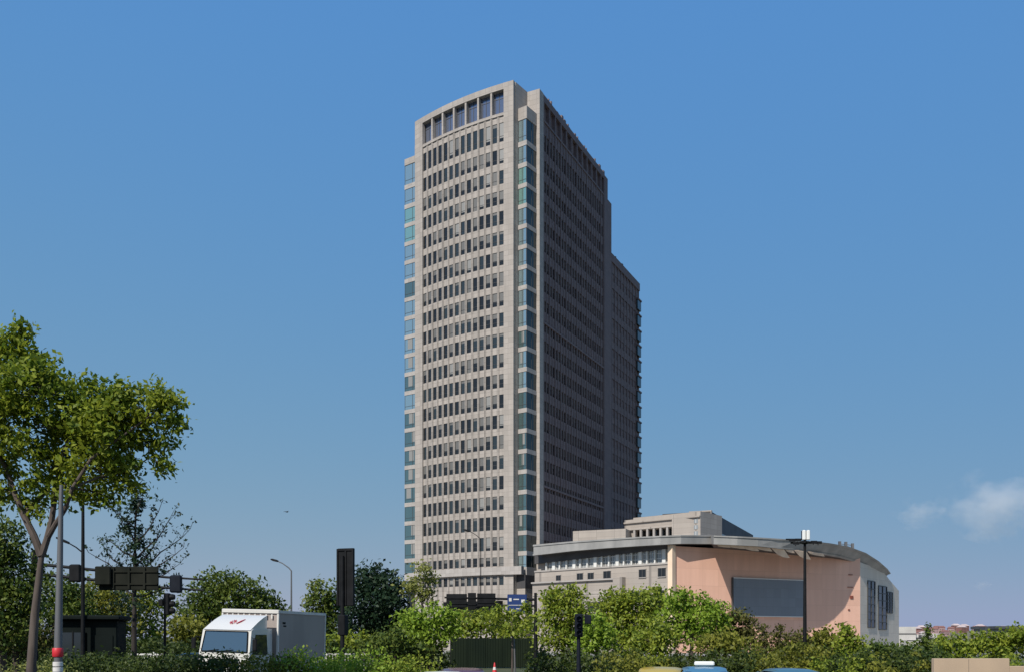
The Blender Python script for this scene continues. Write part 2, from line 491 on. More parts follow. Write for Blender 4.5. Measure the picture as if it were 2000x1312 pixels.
# band under the roof loggia, loggia piers, parapet
for k in range(7):
    p, th = arc(PL + PITCH * (2 * k + 1))
    w2 = PITCH + 0.02
    tw.box(-w2, w2, -0.05, 0.6, 96.25, 96.75, 0, p, th)
    tw.box(-w2, w2, -0.1, 0.7, 100.9, TOP, 0, p, th)
for k in range(8):
    p, th = arc(PL + PITCH * 2 * k)
    if 0 < k < 7: tw.box(-0.19, 0.19, -0.04, 1.5, 96.75, 100.9, 0, p, th)
for k in (0, 1):
    p, th = arc(PL / 2 if k == 0 else ARC - PR / 2)
# beam over the ground storeys
for k in range(14):
    p, th = arc(PL + PITCH * (k + 0.5)); tw.box(-PITCH / 2 - 0.01, PITCH / 2 + 0.01, -0.5, 0.52, 13.7, 15.05, 1, p, th)
p, th = arc(ARC - PR / 2); tw.box(-PR / 2, PR / 2 + 1.75, -0.55, 0.6, 13.65, 15.1, 1, p, th)
p, th = arc(PL / 2); tw.box(-PL / 2, PL / 2, -0.52, 0.54, 13.72, 15.02, 1, p, th)
# lower storeys down to the ground
for k in range(7):
    p, th = arc(PL + PITCH * (2 * k + 1)); tw.box(-PITCH - 0.01, PITCH + 0.01, 0.13, 0.6, 0, 9.2, 0, p, th)
# sides and core of the front mass
tw.box(-0.35, 0.0, 0.62, 4.72, 0, TOP, 0)
tw.box(-CH, -CH + 0.35, 0.62, 5.2, 0, TOP - 0.05, 0)
for k in range(7):
    p, th = arc(PL + PITCH * (2 * k + 1)); tw.box(-PITCH, PITCH, 0.71, 2.2, 100.88, 101.5, 0, p, th)
tw.box(-CH + 0.4, -0.4, 3.2, 4.6, 0, 101.2, 0)
tower_front = tw.build('front_wall', [M['stone'], M['stone_pale']], tower)

# windows of the front: the hundred that show largest are parts, the rest one part
wins = []
for r, (a, b_) in enumerate(zr):
    for c in range(NCOL):
        p, th = arc(col_s[c], 0.175)
        lit = rng.random()
        if c < 5: var = rng.choice([0, 0, 0, 0, 1, 2, 5, 6])
        else: var = rng.choice([0, 0, 1, 2, 2, 3, 4, 5, 6, 6])
        if r == 0 and c > 6: var = rng.choice([5, 6, 4])
        size = (b_ - a) * math.cos(th + math.radians(-30)) if False else (b_ - a) * math.cos(math.radians(34) - th) * (1 + 0.005 * c)
        wins.append((size, p, th, a, b_, var))
wins.sort(key=lambda w: -w[0])
cache = {}
rest = MB()
for i, (sz, p, th, a, b_, var) in enumerate(wins):
    key = (round(b_ - a, 2), var)
    if i < 100:
        if key not in cache: cache[key] = window_mb(WW + 0.04, a, b_, var).mesh('window', WMATS)
        link('window', cache[key], tower, (p[0], p[1], a), th)
    else:
        rest.extend(window_mb(WW + 0.04, a, b_, var), (p[0], p[1], a), th)

# loggia glazing behind the seven tall openings under the parapet
for k in range(7):
    p, th = arc(PL + PITCH * (2 * k + 1), 0.75)
    b = MB()
    hw = PITCH - 0.2
    b.box(-hw, hw, 0.0, 0.06, 0, 4.15, 1); b.box(-hw - 0.1, hw + 0.1, 0.07, 1.2, 3.6, 4.2, 0)
    for x in (-hw, -hw * 0.12, hw - 0.08): b.box(x, x + 0.08, -0.06, -0.004, 0, 4.15, 0)
    b.box(-hw + 0.08, hw - 0.08, -0.05, -0.006, 3.0, 3.08, 0)
    b.build('loggia_window', [M['frame'], M['loggia_glass']], tower, loc=(p[0], p[1], 96.75), rotz=th)

# corner bay on the right and wider bay on the left, one storey of glass per floor
def bay_stack(u0, u1, v0, v1, cap_z, rows, name):
    w = MB()
    w.rbox(u0 - 0.05, u1 + 0.12, v0 - 0.12, v1, rows[0][1] + 0.15, cap_z, 0.06, 0)
    for i in range(len(rows)):
        top = rows[i][0] - 0.2
        bot = rows[i + 1][1] + 0.22 if i + 1 < len(rows) else 13.5
        w.box(u0 - 0.03, u1 + 0.09, v0 - 0.09, v1, bot, top, 1)
        w.box(u0 - 0.06, u1 + 0.16, v0 - 0.16, v1, top - 0.16, top, 1) if False else None
    w.box(u0 + 0.3, u1 - 0.3, v0 + 0.3, v1 - 0.02, 0, rows[0][1], 2)
    w.build(name, [M['stone'], M['stone_pale'], M['dark_glass']], tower)
    for i, (a, b_) in enumerate(rows):
        z0, z1 = a - 0.2, b_ + (0.22 if i else 0.15)
        h = z1 - z0
        gm = rng.choice(['bay_glass', 'bay_glass', 'bay_teal', 'bay_dark'])
        if i in (2, 3): gm = 'bay_teal'
        if i < 2 or i in (4, 5, 7, 8): gm = 'bay_glass'
        if i > 12 and rng.random() < 0.75: gm = 'bay_dark'
        b = MB()
        b.box(0, u1 - u0, 0, 0.05, 0, h, 1)
        b.box(u1 - u0 - 0.05, u1 - u0, 0.05, v1 - v0, 0, h, 3)
        n = 2
        for k in range(n + 1):
            x = (u1 - u0 - 0.07) * k / n
            b.box(x, x + 0.07, -0.04, -0.004, 0, h, 0)
            y = (v1 - v0 - 0.07) * k / n
            b.box(u1 - u0 + 0.004, u1 - u0 + 0.04, y, y + 0.07, 0, h, 0)
        b.box(0.07, u1 - u0 - 0.07, -0.035, -0.006, h * 0.22, h * 0.22 + 0.06, 0)
        if rng.random() < 0.45 and i > 8:                       # half-drawn pale curtain
            x0 = rng.uniform(0.1, 0.5) * (u1 - u0)
            b.poly([(x0, -0.003, h * 0.3), (x0 + 0.3 * (u1 - u0), -0.003, h * 0.3), (x0 + 0.3 * (u1 - u0), -0.003, h), (x0, -0.003, h)], 2)
        b.build('bay_window', [M['frame'], M[gm], M['blind_light'], M['bay_shade']], tower, loc=(u0, v0, z0))


brow = ROWS[:]
bay_stack(0.02, 1.76, 1.5, 4.7, 97.6, brow, 'corner_bay')
bay_stack(-CH - 4.05, -CH - 0.02, 1.5, 4.9, 96.6, brow, 'side_bay')
lt = MB()
lt.box(-CH - 2.1, -CH - 0.02, 2.2, 5.0, 96.4, 98.9, 0)
lt.build('roof_block', [M['stone']], tower)

# main body with its long dark side
BR = math.radians(9.2)                                 # the long side stands at a slightly open angle to the front
body = MB()
V0, V1 = 4.9, 40.0
UB = 2.4
def swing(x, y):
    c_, s_ = math.cos(BR), math.sin(BR)
    return (UB + c_ * (x - UB) - s_ * (y - V0), V0 + s_ * (x - UB) + c_ * (y - V0), 0)
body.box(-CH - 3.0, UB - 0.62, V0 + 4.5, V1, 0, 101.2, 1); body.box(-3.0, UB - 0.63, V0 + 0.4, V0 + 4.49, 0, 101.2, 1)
body.box(-0.3, UB, V0 - 0.15, V0 + 1.6, 0, TOP, 0)
# side grid: fins, spandrels
SIDE_P = 1.36
NS = int((V1 - (V0 + 1.6) - 1.2) / SIDE_P)
vs0 = V0 + 1.6
for c in range(NS + 1):
    v = vs0 + SIDE_P * c
    w = 0.26 if c % 2 else 0.36
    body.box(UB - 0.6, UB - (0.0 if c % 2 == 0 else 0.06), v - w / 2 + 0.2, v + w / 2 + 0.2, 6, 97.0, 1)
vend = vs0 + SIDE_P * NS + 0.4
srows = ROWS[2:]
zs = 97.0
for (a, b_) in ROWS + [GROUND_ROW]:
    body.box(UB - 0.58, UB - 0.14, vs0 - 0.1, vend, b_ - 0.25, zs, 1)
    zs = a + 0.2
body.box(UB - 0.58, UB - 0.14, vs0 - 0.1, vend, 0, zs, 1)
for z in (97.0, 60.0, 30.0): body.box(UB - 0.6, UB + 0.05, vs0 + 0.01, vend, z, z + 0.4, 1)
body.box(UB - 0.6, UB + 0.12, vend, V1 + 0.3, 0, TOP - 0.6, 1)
# open frame of fins below the side parapet
for c in range(0, NS + 1, 2):
    v = vs0 + SIDE_P * c + 0.2
    body.box(UB - 0.7, UB - 0.02, v - 0.22, v + 0.22, 97.4, 100.6, 1)
body.box(UB - 0.75, UB + 0.03, vs0 + 0.02, vend - 0.01, 100.6, TOP - 0.1, 1)
for k in range(26):
    v = V0 + 2.2 + k * 1.27 + rng.uniform(-0.3, 0.3)
    hh = rng.choice([0.25, 0.35, 0.5, 0.8, 1.0])
    body.box(UB - 0.7, UB - 0.25, v, v + rng.uniform(0.3, 0.9), TOP - 0.098, TOP - 0.1 + hh, 1)
for k in range(12):
    v = V1 + 3.8 + k * 1.55 + rng.uniform(-0.3, 0.3)
    body.box(UB - 0.9, UB - 0.5, v, v + rng.uniform(0.3, 0.9), 86.702, 86.7 + rng.choice([0.25, 0.4, 0.7]), 1)
# stair core and lower rear block
body.box(-16, UB + 0.0, V1 + 0.31, V1 + 3.0, 0, 97.2, 1)
body.box(-16, UB - 0.4, V1 + 3.01, V1 + 23.2, 0, 86.7, 1)
zz = 86.7
body.box(UB - 0.4, UB - 0.1, V1 + 3.02, V1 + 23.18, 84.9, 86.68, 1)
for k in range(23):
    body.box(UB - 0.4, UB - 0.3 + 0.06 * (k % 2), V1 + 3.02, V1 + 23.18, 10 + k * 3.3, 11.5 + k * 3.3, 1)
for k in range(10):
    v = V1 + 3.6 + k * 2.1
    body.box(UB - 0.38, UB - 0.17, v, v + 0.3, 4, 84.9, 1)
body.build('side_wall', [M['stone'], M['stone_side_shaded']], tower, loc=swing(0, 0), rotz=BR)
# far bays breaking the right outline
for k in range(21):
    b = MB()
    b.box(0, 1.1, 0, 2.6, 0, 2.2, 0); b.box(-0.0, 1.25, -0.12, 2.7, 2.2, 2.55, 1)
    q_ = swing(UB - 0.9, V1 + 20.6); b.build('rear_bay', [M['bay_shade'], M['stone_side_shaded']], tower, loc=(q_[0], q_[1], 8 + k * 3.6), rotz=BR)
# side windows join the remaining front ones
sw = MB()
side_mb = {}
for r, (a, b_) in enumerate(ROWS + [GROUND_ROW]):
    for c in range(NS):
        v = vs0 + SIDE_P * (c + 0.5) + 0.2
        var = rng.choice([0, 1, 2, 2, 3, 3])
        key = (round(b_ - a, 2), var)
        if key not in side_mb: side_mb[key] = window_mb(SIDE_P - 0.24, 0, b_ - a - 0.4, var)
        sw.extend(side_mb[key], (UB - 0.30, v, a + 0.17), math.radians(90))
for k in range(22):
    for c in range(9):
        v = V1 + 4.95 + c * 2.1
        key = ('r', 0)
        if key not in side_mb: side_mb[key] = window_mb(1.7, 0, 1.7, 0)
        sw.extend(side_mb[key], (UB - 0.36, v, 11.55 + k * 3.3), math.radians(90))
rest.extend(sw, swing(0, 0), BR)
stuff(rest.build('window', WMATS, tower))
rf = MB()
rf.box(-CH + 0.5, -0.5, 0.8, 3.1, 101.0, 101.3, 0)
for (x, y, w, h) in ((-15, 14, 6, 3), (-6, 20, 5, 2.4)): rf.rbox(x, x + w, y, y + w, 101.3, 101.3 + 0.5, 0.1)
rf.build('roof', [M['slate']], tower)
en = MB()
en.box(-15, -2.2, -1.6, 1.6, 8.0, 9.0, 0); en.box(-14.6, -2.6, -1.2, 1.4, 6.2, 8.0, 0)
en.build('entrance_canopy', [M['black_metal']], tower)
en = MB(); en.box(0.02, 1.9, 0.9, 4.6, 11.2, 13.6, 0); en.box(0.02, 1.85, 0.95, 4.6, 0, 11.2, 1)
en.build('entrance_bay', [M['soffit'], M['podium_stone']], tower)


# ------------------------------------------------------------------ curved hall beside the tower
hall = thing('exhibition_hall', 'low curved hall with overhanging grey roof and a peach front beside the tower', 'hall building', (0, 0, 0))
def V2(px, d): return Vector(((px - CX) / F * d, d))
A0, A1 = Vector((3.9, 158.0)), Vector((24.1, 140.0))
B1 = Vector((59.7, 158.0)); C1 = Vector((73.9, 176.0))


def wall_strip(mb, a, b, t0, t1, z0, z1, out0, out1, mi=0, nsign=1):
    """box along wall a->b between fractions t0..t1, reaching from out0 to out1 in front of the wall line"""
    d = (b - a); n = Vector((d.y, -d.x)).normalized()
    p, q = a + d * t0, a + d * t1
    pts = [p + n * out1, q + n * out1, q + n * out0, p + n * out0]
    mb.hexa([(v.x, v.y, z0) for v in pts] + [(v.x, v.y, z1) for v in pts], mi)


LA = (A1 - A0).length
w = MB()
wall_strip(w, A0, A1, 0, 1, 0, 13.7, -6, 0, 0)
wall_strip(w, A0, A1, 0, 1, 13.7, 16.6, -6, -0.9, 0)
wall_strip(w, A0, A1, 0.0, 0.985, 13.55, 13.8, 0.0, 0.14, 1)
for z in (11.0, 9.4):
    wall_strip(w, A0, A1, 0, 0.63, z + 0.55, z + 0.8, 0.6, 1.0, 1) if z > 10 else wall_strip(w, A0, A1, 0.0, 0.62, z, z + 0.1, 0.6, 0.66, 1)
wall_strip(w, A0, A1, 0, 0.63, 0, 11.55, 0.003, 0.6, 0)
wall_strip(w, A0, A1, 0.63, 0.695, 0, 11.9, 0.003, 1.0, 0)
wall_strip(w, A0, A1, 0.72, 0.97, 9.6, 9.9, 0.002, 0.3, 1)
d_ = A1 - A0; n_ = Vector((d_.y, -d_.x)).normalized()
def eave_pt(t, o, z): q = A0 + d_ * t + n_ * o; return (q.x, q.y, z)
w.hexa([eave_pt(0, 0.05, 15.0), eave_pt(0.985, 0.05, 15.9), eave_pt(0.985, -0.8, 15.9), eave_pt(0, -0.8, 15.0), eave_pt(0, 0.05, 17), eave_pt(0.985, 0.05, 17), eave_pt(0.985, -0.8, 17), eave_pt(0, -0.8, 17)], 2)  # dark wedge added as painted shade below the eave
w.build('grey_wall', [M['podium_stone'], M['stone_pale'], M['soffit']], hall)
for k in range(17):                                         # clerestory windows under the eave
    t0 = 0.085 + k * 0.0535
    b = MB(); wd = 0.0535
    wall_strip(b, A0, A1, t0 + 0.001, t0 + wd * 0.99, 13.8, 16.4, -0.85, -0.5, 1)
    sizes = [(0.0, 0.16)] + ([(0.16, 0.42)] if k % 3 == 1 else [])
    for s0, s1 in sizes: wall_strip(b, A0, A1, t0 + wd * s0, t0 + wd * s1, 13.8, 16.45, -0.84, -0.1, 0)
    for s in (0.45, 0.72, 0.93): wall_strip(b, A0, A1, t0 + wd * s, t0 + wd * (s + 0.05), 13.81, 16.3, -0.51, -0.42, 0)
    for z in (14.5, 15.3): wall_strip(b, A0, A1, t0 + wd * 0.17, t0 + wd * 0.985, z, z + 0.1, -0.52, -0.44, 0)
    b.build('clerestory_window', [M['frame_pale'], M['clere_glass'] if k % 4 else M['blind_light']], hall)
for px, wz in ((1091, 0.9), (1133, 1.15), (1154, 1.1), (1186, 1.35), (1255, 1.2), (1293, 1.3)):
    t = (px - 1043.0) / 262.0
    t = 0.02 + t * (0.93 + 0.05 * t) * 0.98
    # solve for the wall fraction that stands at this bearing
    k = (px - CX) / F; d = A1 - A0
    t = (k * A0.y - A0.x) / (d.x - k * d.y)
    hw = wz / 2 / LA
    b = MB()
    zc = 12.35
    wall_strip(b, A0, A1, t - hw, t + hw, zc - wz / 2, zc + wz / 2, 0.003, 0.05, 1)
    for s in (-1, 0, 1): wall_strip(b, A0, A1, t + s * hw - 0.002, t + s * hw + 0.002, zc - wz / 2, zc + wz / 2, 0.05, 0.1, 0)
    wall_strip(b, A0, A1, t - hw - 0.004, t + hw + 0.004, zc - wz / 2 - 0.12, zc - wz / 2, 0.004, 0.16, 2)
    wall_strip(b, A0, A1, t - hw - 0.004, t + hw + 0.004, zc + wz / 2, zc + wz / 2 + 0.1, 0.004, 0.12, 2)
    b.build('square_window', [M['frame'], M['dark_glass'], M['stone_pale']], hall)
for t0, t1, z0, z1 in ((0.44, 0.55, 6.7, 8.1), (0.72, 0.79, 8.6, 9.5), (0.80, 0.86, 8.6, 9.5), (0.89, 0.96, 6.5, 9.4), (0.12, 0.2, 6.5, 8.2)):
    b = MB(); o = 0.6 if t0 < 0.6 else 0.0
    wall_strip(b, A0, A1, t0, t1, z0, z1, o + 0.003, o + 0.05, 1)
    for s in (t0, (t0 + t1) / 2, t1): wall_strip(b, A0, A1, s - 0.002, s + 0.002, z0, z1, o + 0.05, o + 0.1, 0)
    b.build('low_window', [M['frame'], M['dark_glass']], hall)

# peach wall, its pale end pier, the screen
w = MB()
wall_strip(w, A1, B1, 0.012, 1, 0, 16.3, -6, 0, 0)
LB = (B1 - A1).length
w.build('peach_wall', [M['peach']], hall)
w = MB()
nA = Vector((A1 - A0).yx); nA = Vector(((A1 - A0).y, -(A1 - A0).x)).normalized()
wall_strip(w, A1 - (A1 - A0).normalized() * 0.3, A1 + (A1 - A0).normalized() * 0.5, 0, 1, 0, 16.4, -0.6, 0.35, 0)
w.build('end_pier', [M['peach_pale']], hall)


def tB(px):
    k = (px - CX) / F; d = B1 - A1
    return (k * A1.y - A1.x) / (d.x - k * d.y)


b = MB()
t0, t1 = tB(1430), tB(1571)
wall_strip(b, A1, B1, t0, t1, 5.85, 11.72, 0.003, 0.30, 0)
o_screen = b.build('screen', [M['screen']], hall)
b = MB()
wall_strip(b, A1, B1, t0 - 0.004, t0, 5.7, 11.85, 0.004, 0.36, 0)
wall_strip(b, A1, B1, t0, t1, 11.72, 11.85, 0.004, 0.36, 1); wall_strip(b, A1, B1, t0, t1, 5.7, 5.85, 0.004, 0.36, 1)
b.build('screen_frame', [M['frame'], M['frame_pale']], hall)
b = MB()
for (px, z, wd, hh) in ((1657, 13.0, 0.9, 0.12), (1655, 10.9, 1.3, 0.1), (1660, 9.0, 0.7, 0.5), (1656, 7.0, 0.4, 0.2)):
    t = tB(px); wall_strip(b, A1, B1, t, t + wd / LB, z, z + hh, 0.003, 0.12, 0)
b.build('wall_vent', [M['red_brown']], hall)

# right end wall: grey panels, stepping down, with three tall windows
w = MB()
d = C1 - B1; nC = Vector((d.y, -d.x)).normalized()
prof = [(0, 15.3), (0.55, 14.6), (0.72, 13.2), (1.0, 11.3)]
for (ta, za), (tb, zb) in zip(prof, prof[1:]):
    p, q = B1 + d * ta, B1 + d * tb
    i_, o_ = -6, 0
    pts = [p + nC * o_, q + nC * o_, q + nC * i_, p + nC * i_]
    w.hexa([(v.x, v.y, 0) for v in pts] + [(pts[0].x, pts[0].y, za), (pts[1].x, pts[1].y, zb), (pts[2].x, pts[2].y, zb), (pts[3].x, pts[3].y, za)], 0)
w.build('end_wall', [M['grey_wall']], hall)
def tC(px):
    k = (px - CX) / F
    return (k * B1.y - B1.x) / (d.x - k * d.y)
for (xa, xb, ya, yb) in ((1694, 1708, 1133, 1224), (1715, 1731, 1143, 1228), (1733, 1742, 1155, 1196)):
    ta, tb_ = tC(xa), tC(xb)
    dist = (B1 + d * ta).y
    z1, z0 = EYE + (HY - ya) / F * dist, EYE + (HY - yb) / F * dist
    b = MB()
    wall_strip(b, B1, C1, ta, tb_, z0, z1, 0.003, 0.06, 1)
    for k in range(7):
        z = z0 + (z1 - z0) * k / 6
        wall_strip(b, B1, C1, ta, tb_, z - 0.07, z + 0.07, 0.06, 0.14, 0)
    for s in (0, 0.5, 1): wall_strip(b, B1, C1, ta + (tb_ - ta) * s - 0.004, ta + (tb_ - ta) * s + 0.004, z0, z1, 0.061, 0.17, 0)
    b.build('tall_window', [M['frame'], M['dark_glass']], hall)

# the roof: rim drawn in plan, each rim point with its own height
RIM = [(1042, 156.0, 1063, 1084), (1120, 150.1, 1056, 1075), (1180, 146.0, 1052, 1070), (1240, 142.0, 1048, 1066), (1290, 138.9, 1045.5, 1063), (1330, 139.2, 1044, 1061),
       (1388, 142.2, 1044.5, 1061.5), (1394, 136.4, 1044.8, 1062), (1440, 136.6, 1046.5, 1064), (1480, 137.8, 1048.5, 1066), (1520, 140.0, 1051, 1070), (1560, 142.3, 1054, 1074), (1590, 144.4, 1056.5, 1077),
       (1620, 147.4, 1060, 1081), (1655, 152.4, 1066, 1087), (1690, 157.6, 1079, 1097), (1715, 162.3, 1095, 1110), (1732, 167.3, 1110, 1122), (1738.5, 170.8, 1119, 1130)]
r = MB()
top, bot, inn = [], [], []
for (px, dd, yt, yb) in RIM:
    top.append(P(px, yt, dd)); bot.append(P(px, yb, dd))
ctr = Vector((38, 175))
for k_, (px, dd, yt, yb) in enumerate(RIM):      # towards the right the fascia leans in at its foot
    lean = 1.5 * min(1.0, max(0.0, (px - 1500) / 120.0))
    h = Vector((bot[k_].x, bot[k_].y)); dv = (ctr - h).normalized() * lean
    bot[k_] = Vector((bot[k_].x + dv.x, bot[k_].y + dv.y, bot[k_].z))
for t_ in bot:
    h = Vector((t_.x, t_.y)); dirv = (ctr - h).normalized()
    q = h + dirv * 11.0
    inn.append(Vector((q.x, q.y, t_.z + 0.25)))
n = len(RIM)
for k in range(n - 1):
    r.poly([bot[k], bot[k + 1], top[k + 1], top[k]], 0)
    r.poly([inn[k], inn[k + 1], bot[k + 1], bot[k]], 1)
    a, b_ = top[k], top[k + 1]
    r.poly([a, b_, Vector((ctr.x, ctr.y, 19.5))], 0)
# thin drip moulding along the rim
for k in range(n - 1):
    def off(p, o): 
        h = Vector((p.x, p.y)) - ctr; h.normalize(); return Vector((p.x + h.x * o, p.y + h.y * o, p.z))
    for f_ in (0.0, 0.84):
        z0a = bot[k].lerp(top[k], f_); z1a = bot[k].lerp(top[k], f_ + 0.16)
        z0b = bot[k + 1].lerp(top[k + 1], f_); z1b = bot[k + 1].lerp(top[k + 1], f_ + 0.16)
        r.hexa([off(z0a, 0.13), off(z0b, 0.13), off(z0b, -0.05), off(z0a, -0.05), off(z1a, 0.13), off(z1b, 0.13), off(z1b, -0.05), off(z1a, -0.05)], 0)
# far side closes the roof
r.poly([top[0], Vector((ctr.x, ctr.y, 19.5)), top[-1], Vector((70, 195, 14.7)), Vector((15, 190, 18.4))], 0)
roof = r.build('roof', [M['fascia'], M['soffit']], hall)
# cream flaps hanging under the canopy rim
flaps = [(1400, 1424, 0.4), (1424, 1454, 0.5), (1452, 1478, 0.8), (1477, 1506, 0.6), (1508, 1534, 1.5), (1536, 1552, 0.5), (1554, 1578, 1.4), (1582, 1612, 0.5)]
def rim_at(px):
    for a, c in zip(RIM, RIM[1:]):
        if a[0] <= px <= c[0]:
            f_ = (px - a[0]) / (c[0] - a[0])
            return [a[i] + (c[i] - a[i]) * f_ for i in range(4)]
for (xa, xb, drop) in flaps:
    b = MB()
    ring_t, ring_b = [], []
    N_ = 6
    for k in range(N_ + 1):
        f_ = k / N_
        q = rim_at(xa + (xb - xa) * f_)
        p = P(q[0], q[3], q[1])
        h = (ctr - Vector((p.x, p.y))).normalized()
        dz = drop * (0.62 + 0.12 * math.sin(math.pi * f_) + 0.26 * f_)
        top_in = Vector((p.x, p.y)) + h * 0.5
        qs = rim_at(min(xa + (xb - xa) * f_ + 9 * drop, 1660)); ps = P(qs[0], qs[3], qs[1])
        low_in = Vector((ps.x, ps.y)) + h * (0.5 + 0.35 * dz)
        ring_t.append((top_in.x, top_in.y, p.z + 0.02)); ring_b.append((low_in.x, low_in.y, p.z - dz * 0.9))
    for k in range(N_):
        a1, a2, b1, b2 = ring_t[k], ring_t[k + 1], ring_b[k], ring_b[k + 1]
        hh = (ctr - Vector(a1[:2])).normalized() * 0.12
        def back(v): return (v[0] + hh.x, v[1] + hh.y, v[2] + 0.06)
        b.hexa([b1, b2, back(b2), back(b1), a1, a2, back(a2), back(a1)], 0)
    b.build('awning_flap', [M['flap']], hall)

# storeys on the roof behind the rim
pv = MB()
Q0, Q1 = V2(1119, 170), V2(1222, 166)
wall_strip(pv, Q0, Q1, 0, 1, 14, 22.0, -6, 0, 0)
pv.build('roof_wall', [M['podium_stone']], hall)
Q2, Q3 = V2(1220, 170), V2(1368, 160)
pv = MB()
wall_strip(pv, Q2, Q3, 0, 0.12, 14, 24.0, -8, 0, 0)
wall_strip(pv, Q2, Q3, 0.12, 0.72, 22.0, 24.3, -8, 0, 0)
wall_strip(pv, Q2, Q3, 0.12, 0.72, 14, 20.0, -8, 0, 0)
wall_strip(pv, Q2, Q3, 0.72, 1.0, 14, 24.3, -8, 0, 0)
wall_strip(pv, Q2, Q3, 0.0, 1.0, 23.3, 23.55, 0.0, 0.35, 0)
wall_strip(pv, Q2, Q3, 0.03, 0.71, 22.0, 22.3, 0.0, 0.5, 0)
wall_strip(pv, Q2, Q3, 0.02, 0.72, 19.6, 20.05, 0.0, 0.8, 2)
wall_strip(pv, Q2, Q3, 0.12, 0.72, 20.0, 22.0, -4, -1.6, 1)
pv.build('penthouse_wall', [M['podium_stone'], M['dark_glass'], M['white_paint']], hall)
for k in range(7):
    t = 0.15 + k * 0.088
    b = MB(); wall_strip(b, Q2, Q3, t - 0.012, t + 0.014, 20.06, 21.99, 0.05, 0.45, 0)
    b.build('column', [M['stone_pale']], hall)
for k in range(3):
    for j in range(3):
        t = 0.76 + k * 0.08
        b = MB(); z = 20.2 + j * 1.05
        wall_strip(b, Q2, Q3, t, t + 0.05, z, z + 0.7, 0.003, 0.04, 1)
        wall_strip(b, Q2, Q3, t + 0.023, t + 0.027, z, z + 0.7, 0.04, 0.08, 0)
        b.build('penthouse_window', [M['frame_pale'], M['clere_glass']], hall)
# long shaded wing behind, seen along its side
W0, W1 = V2(1388, 168), V2(1471, 207)
wing = MB()
wall_strip(wing, W0, W1, 0, 1, 14, 25.4, -9, 0, 0)  # dark slate colour stands in for the shade on this side
wall_strip(wing, W0, W1, 0.0, 0.02, 14, 25.6, -4, 0.12, 1)
wall_strip(wing, Q3 + Vector((0.02, 0.4)), W0, 0, 1, 14, 24.0, -5, 0, 1)
wing.build('rear_wing', [M['slate'], M['podium_stone']], hall)
b = MB(); wall_strip(b, W0, W1, 0.22, 0.6, 21.3, 22.3, 0.003, 0.05, 0); b.build('wing_window', [M['dark_glass']], hall)
b = MB()
for px, yy in ((1640, 1058), (1652, 1059), (1665, 1062)):
    q = P(px, yy + 4, 156); b.box(-0.2, 0.2, -0.2, 0.2, q.z - 0.6, q.z + 0.5, 0, (q.x, q.y)); 
q0, q1 = P(1640, 1061, 156), P(1665, 1064, 156); b.tube([q0, q1], 0.06, 6)
b.build('roof_rail', [M['galv']], hall)


# ------------------------------------------------------------------ vegetation
def leaf_mesh(name, centers, L, W, mat, upbias=0.5):
    n = len(centers)
    a = nrng.normal(size=(n, 3)); a[:, 2] -= 0.35
    a /= np.linalg.norm(a, axis=1)[:, None]
    nn = nrng.normal(size=(n, 3)); nn += upbias * 2.2 * np.array([S.x, S.y, S.z + 0.25])
    b = np.cross(a, nn); b /= (np.linalg.norm(b, axis=1)[:, None] + 1e-9)
    up = np.cross(b, a)
    sc = nrng.uniform(0.6, 1.35, size=(n, 1))
    a *= sc * L / 2; b *= sc * W / 2
    up = up * sc * W * 0.18
    v = np.empty((n, 4, 3))
    v[:, 0] = centers - a; v[:, 1] = centers + b + up; v[:, 2] = centers + a; v[:, 3] = centers - b + up
    me = bpy.data.meshes.new(name)
    me.vertices.add(n * 4); me.vertices.foreach_set('co', v.reshape(-1).astype(np.float32))
    me.loops.add(n * 4); me.loops.foreach_set('vertex_index', np.arange(n * 4, dtype=np.int32))
    me.polygons.add(n)
    me.polygons.foreach_set('loop_start', np.arange(0, n * 4, 4, dtype=np.int32))
    try: me.polygons.foreach_set('loop_total', np.full(n, 4, dtype=np.int32))
    except Exception: pass
    me.materials.append(mat)
    me.update(calc_edges=True); me.validate()
    return me


def clumps(c, rx, ry, rz, n_clump, per, tight):
    """leaf points gathered in small tufts spread through an ellipsoid, denser to the outside"""
    d = nrng.normal(size=(n_clump, 3)); d /= np.linalg.norm(d, axis=1)[:, None]
    rr = nrng.uniform(0.15, 1.08, size=(n_clump, 1)) ** 0.42
    cc = np.array(c) + d * rr * np.array([rx, ry, rz])
    pts = np.repeat(cc, per, axis=0) + nrng.normal(size=(n_clump * per, 3)) * tight * np.array([1, 1, 0.75])
    return pts, cc


def limb_path(a, b, bend=0.15, k=4):
    a, b = Vector(a), Vector(b)
    out = []
    ln = (b - a).length
    o1 = Vector((rng.uniform(-1, 1), rng.uniform(-1, 1), rng.uniform(0, 0.6))) * ln * bend
    for i in range(k + 1):
        t = i / k
        out.append(a.lerp(b, t) + o1 * math.sin(math.pi * t) + Vector((rng.uniform(-1, 1), rng.uniform(-1, 1), rng.uniform(-1, 1))) * ln * 0.02)
    return out


